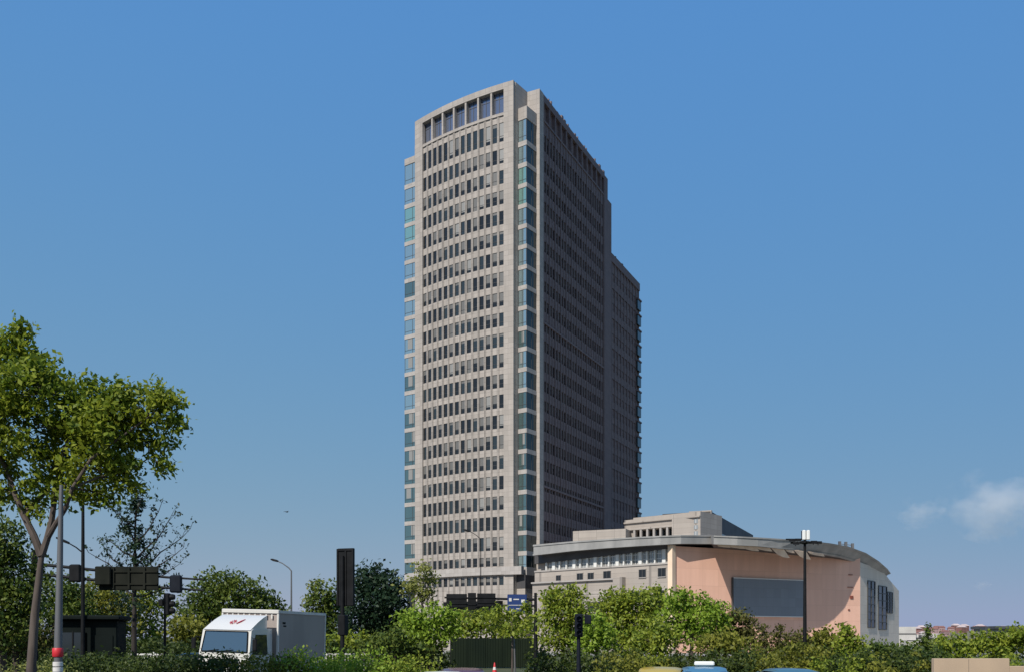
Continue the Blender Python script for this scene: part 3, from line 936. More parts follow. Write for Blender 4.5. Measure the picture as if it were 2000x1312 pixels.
def tree(name, label, cat, trunk, d, blobs, leaf, L, W, density, bark='bark', r0=0.15, group=None, per=26, twigs=3, depth=0.9, limb_r=0.35, fork=None, tight=None, limbs=None):
    """trunk: photo-bearing path [(px,py)..] from the ground up; blobs: foliage masses (px,py,rx,ry[,dd])"""
    base = P(trunk[0][0], trunk[0][1], d); base.z = 0.0
    root = thing(name, label, cat, base, 0.0, group)
    tr = MB()
    pts = [Vector((0, 0, -0.05))] + [P(x, y, d) - base for x, y in trunk[1:]]
    rad = [r0 * (1 - 0.5 * i / max(1, len(pts) - 1)) for i in range(len(pts))]
    rad[0] *= 1.25
    tr.tube(pts, rad, 10)
    nodes = [(q, r) for q, r in zip(pts[1:], rad[1:])] if not limbs else []
    for lm, ra, rb in (limbs or []):
        lp = [P(q[0], q[1], d) - base + Vector((0, q[2] if len(q) > 2 else 0, 0)) for q in lm]
        rr = [ra + (rb - ra) * i / (len(lp) - 1) for i in range(len(lp))]
        tr.tube(lp, rr, 8)
        nodes += list(zip(lp[1:], rr[1:]))
    allp = []
    mpp = d / F
    for bl in blobs:
        px, py, rx, ry = bl[:4]
        dd = bl[4] if len(bl) > 4 else rng.uniform(-0.5, 0.5) * rx * mpp
        c = P(px, py, d) - base
        c.y += dd
        RX, RZ = rx * mpp, ry * mpp
        RY = max(RX, RZ) * depth
        vol = RX * RZ
        nc = max(4, int(15 * density * vol / (L * W) / per))
        tt = tight if tight else 0.20 * math.sqrt(RX * RZ) + L * 0.35
        p, cc = clumps((c.x, c.y, c.z), RX, RY, RZ, nc, per, tt)
        allp.append(p)
        # a limb to every mass, twigs to some of its tufts
        st, sr = min(nodes, key=lambda q: (q[0] - c).length + (3.0 if q[0].z > c.z + 0.3 else 0))
        lp = limb_path(st, c, 0.16)
        lr = max(0.012, min(sr * 0.75, limb_r * 0.12 * math.sqrt(max(RX, 0.05))))
        tr.tube(lp, [lr * (1 - 0.65 * i / 4) for i in range(5)], 6)
        for q in cc[nrng.integers(0, len(cc), size=twigs)]:
            tr.tube(limb_path(lp[2 if rng.random() < 0.5 else 3], q, 0.1, 3), [lr * 0.4, lr * 0.33, lr * 0.25, lr * 0.14], 4)
    tr.build('trunk', [M[bark]], root, smooth=True)
    pts = np.concatenate(allp)
    pts = pts[pts[:, 2] > 0.05]
    link('crown', leaf_mesh('crown', pts, L, W, M[leaf]), root)
    return root


# the big tree at the left edge
tree('broadleaf_tree', 'big spreading tree with olive gold crown and forked pale trunk at the left', 'tree',
     [(54, 1433), (62, 1290), (68, 1200), (76, 1130), (81, 1085)], 22,
     [(20, 660, 34, 32), (-60, 700, 80, 70), (25, 715, 70, 45), (-40, 790, 90, 70), (70, 765, 75, 50), (140, 775, 75, 45), (205, 785, 70, 45), (270, 790, 55, 38), (318, 775, 36, 26), (336, 795, 18, 28), (40, 645, 24, 22), (100, 745, 50, 34), (300, 830, 44, 34), (215, 830, 70, 50),
      (60, 840, 90, 60), (150, 850, 80, 55), (225, 850, 70, 50), (285, 850, 42, 40), (306, 900, 24, 20), (-20, 880, 70, 55), (90, 915, 70, 40), (190, 915, 65, 38), (250, 915, 36, 30), (20, 955, 50, 32), (140, 965, 55, 26), (262, 945, 20, 18), (205, 965, 30, 18), (60, 990, 26, 14)],
     'leaf_gold', 0.15, 0.08, 1.7, 'bark', 0.125, per=44, twigs=9, tight=0.15, limb_r=0.5,
     limbs=[([(81, 1085), (66, 1045), (46, 1005), (28, 960), (8, 905), (-20, 850), (-40, 790)], 0.095, 0.03),
            ([(46, 1005), (70, 950, 0.5), (75, 890, 0.8), (70, 820, 0.9), (60, 740, 0.8), (30, 680, 0.6)], 0.07, 0.025),
            ([(81, 1085), (92, 1052), (101, 1015), (108, 965), (118, 900), (140, 840), (160, 790)], 0.085, 0.03),
            ([(94, 1048), (118, 1022, -0.2), (142, 1000, -0.4), (165, 960, -0.6), (200, 905, -0.6), (250, 860, -0.4), (300, 815, -0.2)], 0.065, 0.02),
            ([(165, 960, -0.6), (205, 935, -0.3), (250, 920, 0), (285, 890, 0.2)], 0.035, 0.015)])
# bare-limbed dark tree behind the gantry
rootp = P(262, 1300, 42); rootp.z = 0
sp = thing('sparse_tree', 'sparse dark tree with upswept bare branches behind the overhead gantry', 'tree', rootp)
tm = MB(); pts = []
stem = [(262, 1340), (262, 1230), (263, 1130), (264, 1040), (266, 968)]
sv = [P(x, y, 42) - rootp for x, y in stem]; sv[0].z = -0.05
tm.tube(sv, [0.14, 0.11, 0.08, 0.05, 0.02], 8)
for (x0, y0, x1, y1) in ((264, 1060, 325, 985), (265, 1090, 338, 1008), (264, 1120, 363, 1028), (264, 1145, 362, 1068), (264, 1150, 352, 1100), (264, 1060, 218, 990), (264, 1090, 198, 1047), (264, 1120, 192, 1058), (264, 1130, 188, 1103), (264, 1010, 290, 980), (264, 1030, 238, 1000), (264, 1165, 330, 1130), (264, 1140, 176, 1080), (264, 1105, 310, 1040), (264, 1160, 205, 1120)):
    a, b_ = P(x0, y0, 42) - rootp, P(x1, y1, 42) - rootp
    b_.y += rng.uniform(-1.2, 1.2)
    lp = limb_path(a, b_, 0.10, 6)
    lp = [p + Vector((0, 0, -0.16 * math.sin(math.pi * i / 6))) for i, p in enumerate(lp)]
    tm.tube(lp, [0.05, 0.042, 0.036, 0.03, 0.024, 0.018, 0.01], 5)
    for i in range(2, 7):
        for k in range(2):
            e = lp[i] + Vector((rng.uniform(-0.35, 0.35), rng.uniform(-0.35, 0.35), rng.uniform(-0.1, 0.45)))
            tm.tube([lp[i], (lp[i] + e) / 2 + Vector((0, 0, 0.03)), e], [0.014, 0.011, 0.006], 4)
            nn = 7
            pts.append(np.array(e) + nrng.normal(size=(nn, 3)) * 0.09)
for (x, y, rx, ry) in ((266, 985, 15, 18), (263, 1035, 20, 28), (262, 1080, 30, 28), (270, 1115, 50, 26), (262, 1170, 40, 40)):
    c = P(x, y, 42) - rootp
    pts.append(clumps(tuple(c), rx * 42 / F, rx * 42 / F, ry * 42 / F, 30, 12, 0.13)[0])
tm.build('trunk', [M['bark_dark']], sp, smooth=True)
link('crown', leaf_mesh('crown', np.concatenate(pts), 0.17, 0.085, M['leaf_dark']), sp)

GT = 'trees along the roadside'
def T(label, d, x, blobs, leaf, dens=1.9, L=None, bark='bark', r0=0.14, name='broadleaf_tree', cat='tree', top=None, depth=0.9):
    lo = max(b[1] for b in blobs)
    L = L or 0.0036 * d + 0.05
    return tree(name, label, cat, [(x, 1400), (x + 1, lo + 10), (x, top or lo - 5)], d, blobs, leaf, L, L * 0.55, dens, bark, r0, GT, 20, 3, depth)


T('dark leafy tree crowding the left edge below the big crown', 33, 5, [(10, 1050, 40, 40), (-25, 1100, 60, 60), (25, 1120, 50, 45), (0, 1180, 70, 50), (40, 1170, 40, 40), (20, 1230, 60, 40)], 'leaf_deep')
T('short brownish tree low behind the pale forked trunk', 36, 30, [(20, 1225, 45, 28), (60, 1250, 40, 25), (-5, 1260, 40, 25)], 'leaf_brown')
T('dark green tree filling the gap behind the grey pole', 52, 105, [(100, 1150, 45, 35), (130, 1180, 45, 40), (90, 1215, 45, 35), (150, 1215, 40, 35)], 'leaf_deep')
T('olive brown tree hanging behind the large sign back', 56, 205, [(180, 1165, 40, 28), (225, 1175, 45, 35), (200, 1215, 50, 35), (245, 1215, 35, 35)], 'leaf_olive')
T('slender green tree just left of the signal post', 58, 292, [(287, 1170, 26, 30), (290, 1215, 28, 35), (300, 1250, 24, 22)], 'leaf_mid')
T('broad rounded tree rising behind the white truck cab', 66, 440, [(432, 1135, 46, 26), (405, 1160, 44, 30), (470, 1150, 42, 24), (500, 1175, 40, 28), (440, 1180, 60, 32), (385, 1195, 38, 30), (525, 1190, 26, 20), (420, 1215, 55, 30), (490, 1215, 50, 28)], 'leaf_deep', 1.7)
T('low olive dome of foliage left of the truck windscreen', 54, 365, [(372, 1228, 40, 26), (350, 1248, 34, 22), (395, 1245, 30, 22)], 'leaf_olive')
T('thin straw coloured sapling behind the truck box', 60, 610, [(605, 1170, 14, 24), (618, 1150, 12, 18), (600, 1195, 14, 16)], 'leaf_lime', 0.7)
T('olive tree pressed against the black vertical panel', 56, 640, [(638, 1155, 26, 22), (630, 1180, 28, 24), (648, 1195, 30, 28), (632, 1220, 34, 30), (650, 1245, 30, 25)], 'leaf_deep')
T('dark evergreen tree right of the black vertical panel', 52, 735, [(728, 1120, 28, 22), (715, 1145, 34, 28), (752, 1140, 32, 24), (770, 1165, 30, 28), (725, 1180, 50, 36), (765, 1200, 34, 30), (710, 1220, 48, 36), (755, 1235, 48, 34)], 'leaf_dark', 2.3)
T('yellow green tree with thin pale stem at the tower foot', 50, 823, [(820, 1115, 18, 20), (805, 1138, 20, 18), (838, 1135, 16, 18), (818, 1155, 28, 20), (836, 1170, 16, 20)], 'leaf_lime', 1.2, 0.2, 'bark_pale', 0.06)
T('bright green bushy tree below the yellow green one', 47, 840, [(835, 1205, 40, 24), (800, 1222, 38, 24), (870, 1212, 28, 22), (830, 1240, 48, 25), (880, 1235, 22, 18)], 'leaf_bright')
T('dark shrubby tree left of the lime posts', 46, 770, [(770, 1250, 45, 25), (745, 1268, 50, 22), (810, 1270, 34, 20)], 'leaf_deep')
T('light green clump of trees above the dark green hoarding', 84, 930, [(905, 1205, 26, 20), (940, 1212, 30, 20), (975, 1220, 26, 18), (1020, 1222, 30, 18), (915, 1230, 40, 18), (990, 1238, 45, 16)], 'leaf_mid')
T('full round tree between the blue sign and the dark signal', 64, 1098, [(1100, 1158, 34, 18), (1078, 1178, 26, 22), (1122, 1180, 32, 24), (1095, 1205, 44, 28), (1130, 1215, 26, 30), (1085, 1240, 38, 28), (1120, 1250, 34, 28)], 'leaf_mid')
T('wide green tree in front of the grey hall wall', 68, 1225, [(1205, 1168, 30, 22), (1190, 1190, 32, 24), (1265, 1165, 34, 20), (1240, 1185, 42, 26), (1285, 1190, 30, 26), (1195, 1222, 46, 30), (1255, 1222, 48, 32), (1230, 1250, 60, 28)], 'leaf_mid')
T('bright yellow green tree before the peach wall', 60, 1350, [(1325, 1168, 24, 18), (1352, 1178, 34, 22), (1392, 1185, 24, 18), (1322, 1200, 34, 26), (1368, 1205, 40, 26), (1400, 1212, 22, 20), (1345, 1232, 52, 26), (1395, 1238, 26, 20)], 'leaf_bright')
T('stubby bronze topped tree under the grey screen', 62, 1442, [(1440, 1206, 26, 14), (1455, 1222, 22, 18), (1425, 1228, 28, 22), (1450, 1245, 36, 22)], 'leaf_brown')
T('narrow pointed cypress below the grey screen', 58, 1492, [(1492, 1222, 5, 16), (1492, 1245, 10, 18), (1492, 1268, 15, 18)], 'leaf_brown', 2.0, 0.22, name='cypress_tree')
T('small dark pointed cypress left of the floodlight mast', 58, 1523, [(1523, 1230, 6, 12), (1523, 1248, 11, 16), (1522, 1270, 15, 16)], 'leaf_brown', 2.0, 0.22, name='cypress_tree')
T('low bronze tree at the foot of the floodlight mast', 60, 1570, [(1560, 1250, 30, 16), (1590, 1248, 26, 14), (1545, 1268, 36, 18), (1590, 1270, 34, 18)], 'leaf_brown')
T('rounded green tree with bushy top right of the mast', 56, 1622, [(1610, 1240, 22, 12), (1625, 1255, 30, 18), (1612, 1275, 36, 20)], 'leaf_olive')
T('conical green tree at the corner of the peach wall', 54, 1650, [(1650, 1226, 8, 12), (1650, 1240, 18, 14), (1655, 1255, 26, 16), (1652, 1275, 34, 20)], 'leaf_mid', 2.0)
T('spreading dark tree below the grey end wall', 58, 1720, [(1700, 1268, 34, 14), (1740, 1270, 38, 15), (1720, 1290, 50, 18), (1780, 1282, 30, 18)], 'leaf_deep')
T('dark tree before the small white sheds', 60, 1800, [(1790, 1270, 30, 14), (1812, 1262, 16, 14), (1815, 1285, 36, 18)], 'leaf_deep')
T('slim dark tree in front of the white sheds', 120, 1812, [(1812, 1228, 7, 8), (1814, 1240, 9, 10), (1814, 1253, 10, 9)], 'leaf_deep', 2.0, 0.4)
T('broad bright tree behind the cream wall', 64, 1872, [(1865, 1252, 32, 14), (1895, 1255, 34, 16), (1850, 1270, 36, 16), (1900, 1275, 48, 16)], 'leaf_mid')
T('tall bushy tree at the right edge', 62, 1970, [(1945, 1246, 26, 14), (1975, 1242, 30, 14), (2010, 1240, 34, 20), (1955, 1262, 36, 16), (1995, 1265, 40, 20)], 'leaf_mid')

T('leafy bush cluster filling between the round tree and the wide green tree', 56, 1165, [(1158, 1225, 30, 22), (1175, 1248, 36, 24), (1145, 1255, 30, 22)], 'leaf_bright')
T('green bush cluster between the wide green tree and the bright yellow green one', 54, 1290, [(1285, 1232, 34, 24), (1305, 1250, 36, 22), (1265, 1255, 36, 20)], 'leaf_mid')
T('olive bush low between the bright yellow green tree and the bronze one', 54, 1415, [(1410, 1252, 34, 20), (1430, 1262, 36, 18), (1385, 1262, 34, 18)], 'leaf_olive')
T('small tree with loose crown partly covering the blue sign', 47, 1000, [(978, 1196, 16, 14), (1004, 1206, 24, 12), (1036, 1204, 22, 14), (1030, 1180, 9, 10), (960, 1215, 28, 16), (1010, 1225, 36, 14)], 'leaf_mid', 1.2, None, 'bark', 0.05)
T('leafy green tree low behind the hedge left of the lime posts', 50, 700, [(690, 1255, 40, 18), (655, 1258, 34, 18), (720, 1262, 30, 16)], 'leaf_mid')

# bushes behind the road, and clipped hedge on the median
def fill_foliage(name, mat, spans, L, dens, d_j=3.0, j=5):
    allp = []
    for (x0, x1, ytop, d) in spans:
        step = 16.0 * 50 / d
        x = x0
        while x < x1:
            top = P(x, ytop + rng.uniform(-j, j), d + rng.uniform(-d_j, d_j))
            h = top.z
            R = max(0.35, min(0.8, 0.4 * h))
            z = h - R * 0.8
            while z > -0.2:
                nc = max(3, int(7.0 * dens * R * R / (L * L * 0.55) / 16))
                allp.append(clumps((top.x + rng.uniform(-0.25, 0.25), top.y, z), R * 1.2, R, R, nc, 16, 0.2 * R + L * 0.2)[0])
                z -= R * 1.1
            x += step
    pts = np.concatenate(allp); pts = pts[pts[:, 2] > 0.03]
    return link(name, leaf_mesh(name, pts, L, L * 0.55, M[mat]))


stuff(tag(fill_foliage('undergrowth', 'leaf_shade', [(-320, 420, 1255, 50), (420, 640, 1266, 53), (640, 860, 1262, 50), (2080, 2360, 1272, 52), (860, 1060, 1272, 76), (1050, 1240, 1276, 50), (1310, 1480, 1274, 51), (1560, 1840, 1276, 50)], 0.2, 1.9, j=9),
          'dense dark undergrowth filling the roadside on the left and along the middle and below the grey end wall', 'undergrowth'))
stuff(tag(fill_foliage('undergrowth', 'leaf_mid', [(1230, 1330, 1280, 52), (1830, 2080, 1284, 52), (1600, 1700, 1286, 48.5)], 0.2, 1.9, j=10),
          'livelier green undergrowth below the trees before the hall', 'undergrowth'))
stuff(tag(fill_foliage('undergrowth', 'leaf_olive', [(1470, 1580, 1268, 51), (1180, 1300, 1286, 49), (1690, 1790, 1286, 48.5)], 0.2, 1.9, j=9),
          'olive brown undergrowth around the floodlight mast foot', 'undergrowth'))
tag(fill_foliage('hedge', 'leaf_shade', [(120, 470, 1282, 29), (130, 400, 1290, 28)], 0.11, 1.9, 0.5), 'dark clipped hedge in front of the truck cab', 'hedge')
tag(fill_foliage('hedge', 'leaf_olive', [(465, 600, 1283, 29)], 0.11, 1.9, 0.5), 'olive clipped hedge below the grey truck box side', 'hedge')
tag(fill_foliage('hedge', 'leaf_bright', [(600, 740, 1281, 28.5)], 0.11, 1.9, 0.5), 'bright green leafy hedge under the black vertical panel', 'hedge')
tag(fill_foliage('hedge', 'leaf_mid', [(738, 835, 1290, 28.5)], 0.11, 1.8, 0.5), 'mid green hedge tapering off beside the maroon car', 'hedge')
tag(fill_foliage('flowering_shrub', 'leaf_lime', [(60, 110, 1296, 26)], 0.09, 1.4, 0.4), 'pale flowering shrub at the foot of the grey pole', 'shrub')


# ------------------------------------------------------------------ street furniture
def at_px(px, d):
    return Vector(((px - CX) / F * d, d, 0))


# grey lamp column in front of the big tree
p = at_px(113, 20.5)
t = thing('street_pole', 'tapered grey steel pole with a red band near its foot beside the big tree', 'street pole', p)
b = MB(); b.tube([(0, 0, 0), (0.01, 0, 2.2), (0.05, 0, 4.2), (0.08, 0, 5.7)], [0.092, 0.085, 0.062, 0.042], 14); b.build('shaft', [M['galv']], t, smooth=True)
b = MB(); b.lathe([(0.1, 1.88), (0.115, 1.9), (0.115, 2.06), (0.1, 2.08)], 14); b.build('red_band', [M['red']], t, smooth=True)
for z in (1.72, 1.6): 
    b = MB(); b.lathe([(0.099, z - 0.05), (0.105, z - 0.045), (0.105, z + 0.045), (0.099, z + 0.05)], 14); b.build('reflective_band', [M['white_paint']], t, smooth=True)
b = MB(); b.lathe([(0.2, 0), (0.22, 0.02), (0.22, 0.12), (0.13, 0.16)], 12); b.build('base', [M['galv']], t)
q = at_px(119, 19.9)
b = MB(); b.lathe([(0.16, 0), (0.17, 0.05), (0.17, 1.2), (0.15, 1.42), (0.10, 1.52), (0.03, 1.55)], 14)
t = thing('bollard', 'rust red rounded bollard before the grey pole', 'bollard', q)
b.build('post', [M['red_brown']], t, smooth=True)
b = MB(); b.lathe([(0.172, 1.0), (0.178, 1.01), (0.178, 1.1), (0.172, 1.11)], 14); b.build('reflective_band', [M['white_paint']], t)

# thin dark lamp column with a drooping arm
p = at_px(162, 33)
t = thing('street_lamp', 'thin black lamp column with a short arm behind the big tree', 'street lamp', p)
b = MB(); b.tube([(0, 0, 0), (0, 0, 3), (0, 0, 7.2)], [0.085, 0.07, 0.05], 10); b.build('pole', [M['black_metal']], t, smooth=True)
b = MB(); b.tube([(0, 0, 5.35), (-0.25, 0, 5.55), (-0.55, 0, 5.72)], [0.03, 0.025, 0.022], 6); b.build('arm', [M['black_metal']], t)
b = MB(); b.loft([[(-0.5, -.05, 5.66), (-0.5, .05, 5.66), (-0.5, .05, 5.74), (-0.5, -.05, 5.74)], [(-0.72, -.09, 5.74), (-0.72, .09, 5.74), (-0.72, .09, 5.84), (-0.72, -.09, 5.84)], [(-0.95, -.04, 5.86), (-0.95, .04, 5.86), (-0.95, .04, 5.92), (-0.95, -.04, 5.92)]]); b.build('lamp_head', [M['black_metal']], t)

# overhead gantry with sign back and two signal heads
D_G = 38.0
p = at_px(66, D_G)
t = thing('overhead_gantry', 'dark overhead sign gantry with two cross arms over the road', 'gantry', p)
mp = D_G / F
b = MB(); b.tube([(0, 0, 0), (0.02, 0, 3), (0.04, 0, 5.9)], [0.17, 0.15, 0.12], 12); b.build('post', [M['black_metal']], t, smooth=True)
for (ya, yb) in ((1100, 1131), (1119, 1152)):
    za = EYE + (HY - ya) * mp; zb = EYE + (HY - yb) * mp
    b = MB(); b.tube([(0, 0, za), ((325 - 66) * mp, 0, zb + (za - zb) * 0.15), ((398 - 66) * mp, 0, zb)], [0.07, 0.05, 0.035], 8); b.build('cross_arm', [M['black_metal']], t, smooth=True)
def px2(x): return (x - 66) * mp
def pz(y): return EYE + (HY - y) * mp
def signal_head(name, x0, x1, y0, y1, parent, mats, lenses=3):
    b = MB()
    X0, X1, Z0, Z1 = px2(x0), px2(x1), pz(y1), pz(y0)
    b.rbox(X0, X1, -0.32, -0.12, Z0, Z1, 0.05, 0)
    h_ = b.build(name, mats, parent)
    for k in range(lenses):
        zc = Z0 + (Z1 - Z0) * (k + 0.5) / lenses
        v = MB(); v.lathe([(0.11, -0.125), (0.125, -0.1), (0.12, 0.12), (0.09, 0.14)], 12, 0, ((X0 + X1) / 2, 0, zc), 'y'); v.build('visor', mats, h_)
    return h_
b = MB(); b.rbox(px2(196), px2(312), -0.14, -0.085, pz(1152), pz(1106), 0.02)
for x in (225, 255, 285): b.box(px2(x) - 0.04, px2(x) + 0.04, -0.2, -0.142, pz(1150), pz(1108))
for y in (1116, 1140): b.box(px2(198), px2(310), -0.19, -0.143, pz(y) - 0.03, pz(y) + 0.03)
b.build('sign_panel', [M['sign_back']], t)
b = MB(); b.rbox(px2(192), px2(222), -0.34, -0.21, pz(1142), pz(1106), 0.03); b.build('signal_backplate', [M['sign_back']], t)
signal_head('signal_head', 141, 163, 1102, 1136, t, [M['black_metal']])
signal_head('signal_head', 336, 359, 1123, 1157, t, [M['navy_metal']])

# pedestrian signal on a post
p = at_px(322, 36)
t = thing('traffic_signal', 'black post-mounted traffic signal with three hooded lamps left of the truck', 'traffic signal', p)
b = MB(); b.tube([(0, 0, 0), (0, 0, 2), (0, 0, 4.05)], [0.06, 0.05, 0.045], 10); b.lathe([(0.09, 0), (0.1, 0.03), (0.1, 0.25), (0.06, 0.3)], 10); b.build('post', [M['black_metal']], t, smooth=True)
b = MB(); b.rbox(0.06, 0.2, -0.14, 0.14, 3.2, 4.05, 0.03); b.box(0.0, 0.06, -0.03, 0.03, 3.4, 3.46); b.box(0.0, 0.06, -0.03, 0.03, 3.8, 3.86); hd = b.build('signal_head', [M['black_metal']], t)
for z in (3.36, 3.63, 3.9):
    b = MB(); b.lathe([(0.1, 0.2), (0.12, 0.22), (0.12, 0.30), (0.10, 0.38), (0.03, 0.37)], 12, 0, (0, 0, z), 'x'); b.build('visor', [M['black_metal']], hd)
b = MB(); b.rbox(-0.22, -0.05, -0.1, 0.1, 3.55, 3.8, 0.02); b.build('control_box', [M['black_metal']], t)

# tall black panel on a post
D_B = 36.0; mp = D_B / F
p = at_px(673, D_B)
t = thing('vertical_sign', 'tall black vertical panel on a post seen from behind', 'sign', p, math.radians(-18))
b = MB(); b.rbox(-0.30, 0.42, -0.06, 0.06, 3.55, 5.8, 0.02, 0)
b.box(-0.30, -0.24, -0.1, -0.062, 3.57, 5.78); b.box(0.36, 0.42, -0.1, -0.062, 3.57, 5.78); b.box(-0.24, 0.36, -0.1, -0.062, 5.7, 5.78); b.box(0.05, 0.12, -0.1, -0.062, 3.57, 5.7)
b.build('panel', [M['black_metal']], t)
b = MB(); b.tube([(-0.02, -0.14, 0), (-0.02, -0.14, 2.5), (-0.02, -0.14, 5.5)], [0.1, 0.085, 0.07], 10); b.build('post', [M['black_metal']], t, smooth=True)
b = MB(); b.rbox(-0.16, 0.14, -0.26, 0.06, 2.4, 3.2, 0.03); b.build('control_box', [M['black_metal']], t)

# street lamps
def lamp(px, d, z, dx, label, mat, r=0.06):
    t = thing('street_lamp', label, 'street lamp', at_px(px, d))
    b = MB(); b.tube([(0, 0, 0), (0, 0, z * 0.5), (0, 0, z)], [r * 1.4, r * 1.1, r * 0.8], 10); b.build('pole', [mat], t, smooth=True)
    b = MB(); b.tube([(0, 0, z - 0.05), (dx * 0.12, 0, z + 0.35 * abs(dx) * 0.35), (dx * 0.45, 0, z + abs(dx) * 0.36), (dx * 0.7, 0, z + abs(dx) * 0.47)], [r * 0.75, r * 0.7, r * 0.6, r * 0.6], 8); b.build('arm', [mat], t, smooth=True)
    b = MB(); zz = z + abs(dx) * 0.47
    s = abs(dx) * 0.3
    sg = 1 if dx > 0 else -1
    rings = []
    for f_, w_, h_ in ((0, .05, .05), (0.2, .13, .09), (0.7, .15, .1), (1.0, .05, .04)):
        x = dx * 0.66 + sg * s * f_ * 1.35; zc = zz + abs(dx) * 0.10 * f_
        rings.append([(x, -w_, zc - h_), (x, w_, zc - h_), (x, w_ * 0.8, zc + h_), (x, -w_ * 0.8, zc + h_)])
    b.loft(rings); b.build('lamp_head', [M['black_metal']], t)
    return t
lamp(569, 78, EYE + (HY - 1113) / F * 78, -1.65, 'grey street lamp with curved arm behind the truck box', M['galv'], 0.075)
lamp(939, 95, EYE + (HY - 1052) / F * 95, -1.7, 'slim black street lamp in front of the tower', M['black_metal'], 0.05)

# floodlight mast before the peach wall
p = at_px(1572, 55)
t = thing('floodlight_mast', 'tall black floodlight mast standing before the peach wall', 'light mast', p)
mp = 55 / F
b = MB(); b.tube([(0, 0, 0), (0, 0, 4), (0, 0, 8.3)], [0.13, 0.10, 0.075], 12); b.lathe([(0.2, 0), (0.22, 0.03), (0.22, 0.1), (0.13, 0.5)], 12); b.build('pole', [M['black_metal']], t, smooth=True)
b = MB(); b.tube([(-0.85, 0, 7.98), (0.95, 0, 7.98)], 0.05, 8); b.tube([(-1.1, 0.1, 8.2), (0.3, 0.1, 8.2)], 0.045, 8); b.tube([(0, -0.5, 8.0), (0, 0.5, 8.0)], 0.045, 8); b.lathe([(0.1, 7.9), (0.28, 7.95), (0.28, 8.05), (0.1, 8.1)], 12); b.build('crossbar', [M['black_metal']], t)
for (x, z, dy, ang) in ((-0.8, 8.12, 0, 0), (-0.42, 8.16, 0.1, 0), (-0.62, 7.92, -0.2, 0), (0.5, 8.02, 0, 0), (0.82, 8.0, 0.1, 0)):
    b = MB(); b.loft([[(x - .17, dy - .2, z - .09), (x + .17, dy - .2, z - .09), (x + .17, dy - .2, z + .07), (x - .17, dy - .2, z + .07)], [(x - .12, dy + .12, z - .05), (x + .12, dy + .12, z - .05), (x + .12, dy + .12, z + .1), (x - .12, dy + .12, z + .1)]])
    b.box(x - 0.02, x + 0.02, dy - 0.02, dy + 0.02, z - 0.15, z - 0.09)
    b.build('floodlight', [M['black_metal']], t)
for x in (-0.12, 0.13):
    b = MB(); b.rbox(x - 0.105, x + 0.105, -0.28, -0.16, 8.12, 8.72, 0.04); h_ = b.build('floodlight', [M['lamp_glass']], t)
    b = MB(); b.box(x - 0.11, x + 0.11, -0.155, -0.04, 8.16, 8.68); b.build('housing', [M['black_metal']], h_)

# blue sign on a mast with dark sign backs
p = at_px(1046, 50); mp = 50 / F
t = thing('road_sign', 'dark mast arm with a square blue sign and black sign backs before the tower foot', 'road sign', p)
b = MB(); b.tube([(0, 0, 0), (0, 0, 2.4), (0, 0, 4.75)], [0.12, 0.10, 0.08], 10); b.build('post', [M['black_metal']], t, smooth=True)
def qx(x): return (x - 1046) * mp
def qz(y): return EYE + (HY - y) * mp
b = MB(); b.tube([(0, 0, qz(1170)), (qx(868), 0, qz(1166))], [0.07, 0.045], 8); b.tube([(0, 0, qz(1182)), (qx(900), 0, qz(1180))], [0.06, 0.04], 8); b.build('arm', [M['black_metal']], t)
b = MB(); b.rbox(qx(991), qx(1029), -0.16, -0.1, qz(1197), qz(1160), 0.025); sg = b.build('sign_plate', [M['sign_blue']], t)
b = MB()
c_ = (qx(1010), qz(1178))
for (a_, e_, f0, f1) in ((-0.44, -0.30, 0.12, 0.3), (-0.46, 0.40, -0.10, -0.07), (-0.2, 0.1, 0.2, 0.26), (0.22, 0.42, 0.05, 0.22), (-0.05, 0.3, -0.3, -0.26), (-0.4, -0.22, -0.42, -0.3)):
    b.box(c_[0] + a_, c_[0] + e_, -0.172, -0.161, c_[1] + f0, c_[1] + f1)
b.build('stripe', [M['white_paint']], sg)
for (x0, x1, y0, y1) in ((872, 912, 1159, 1186), (914, 930, 1157, 1190), (932, 968, 1158, 1184)):
    b = MB(); b.rbox(qx(x0), qx(x1), -0.14, -0.08, qz(y1), qz(y0), 0.02)
    for f_ in (0.3, 0.7): b.box(qx(x0) + 0.02, qx(x1) - 0.02, -0.18, -0.142, qz(y1) + (qz(y0) - qz(y1)) * f_ - 0.03, qz(y1) + (qz(y0) - qz(y1)) * f_ + 0.03)
    b.build('sign_panel', [M['black_metal']], t)

# second signal half hidden in the trees
p = at_px(1130, 46)
t = thing('traffic_signal', 'dark blue traffic signal head on a post half hidden before the round tree', 'traffic signal', p)
b = MB(); b.tube([(0, 0, 0), (0, 0, 1.6), (0, 0, 3.5)], [0.12, 0.1, 0.08], 10); b.build('post', [M['navy_metal']], t, smooth=True)
b = MB(); b.rbox(-0.2, 0.2, -0.22, -0.06, 2.35, 3.5, 0.04); hd = b.build('signal_head', [M['navy_metal']], t)
for z in (2.58, 2.92, 3.27):
    b = MB(); b.lathe([(0.11, -0.23), (0.14, -0.24), (0.14, -0.36), (0.12, -0.40), (0.11, -0.26)], 12, 0, (0, 0, z), 'y'); b.build('visor', [M['navy_metal']], hd)
b = MB(); b.rbox(0.3, 0.62, -0.18, 0.0, 3.0, 3.45, 0.03); b.tube([(0, 0, 3.2), (0.4, 0, 3.2)], 0.03, 6); b.build('side_head', [M['navy_metal']], t)

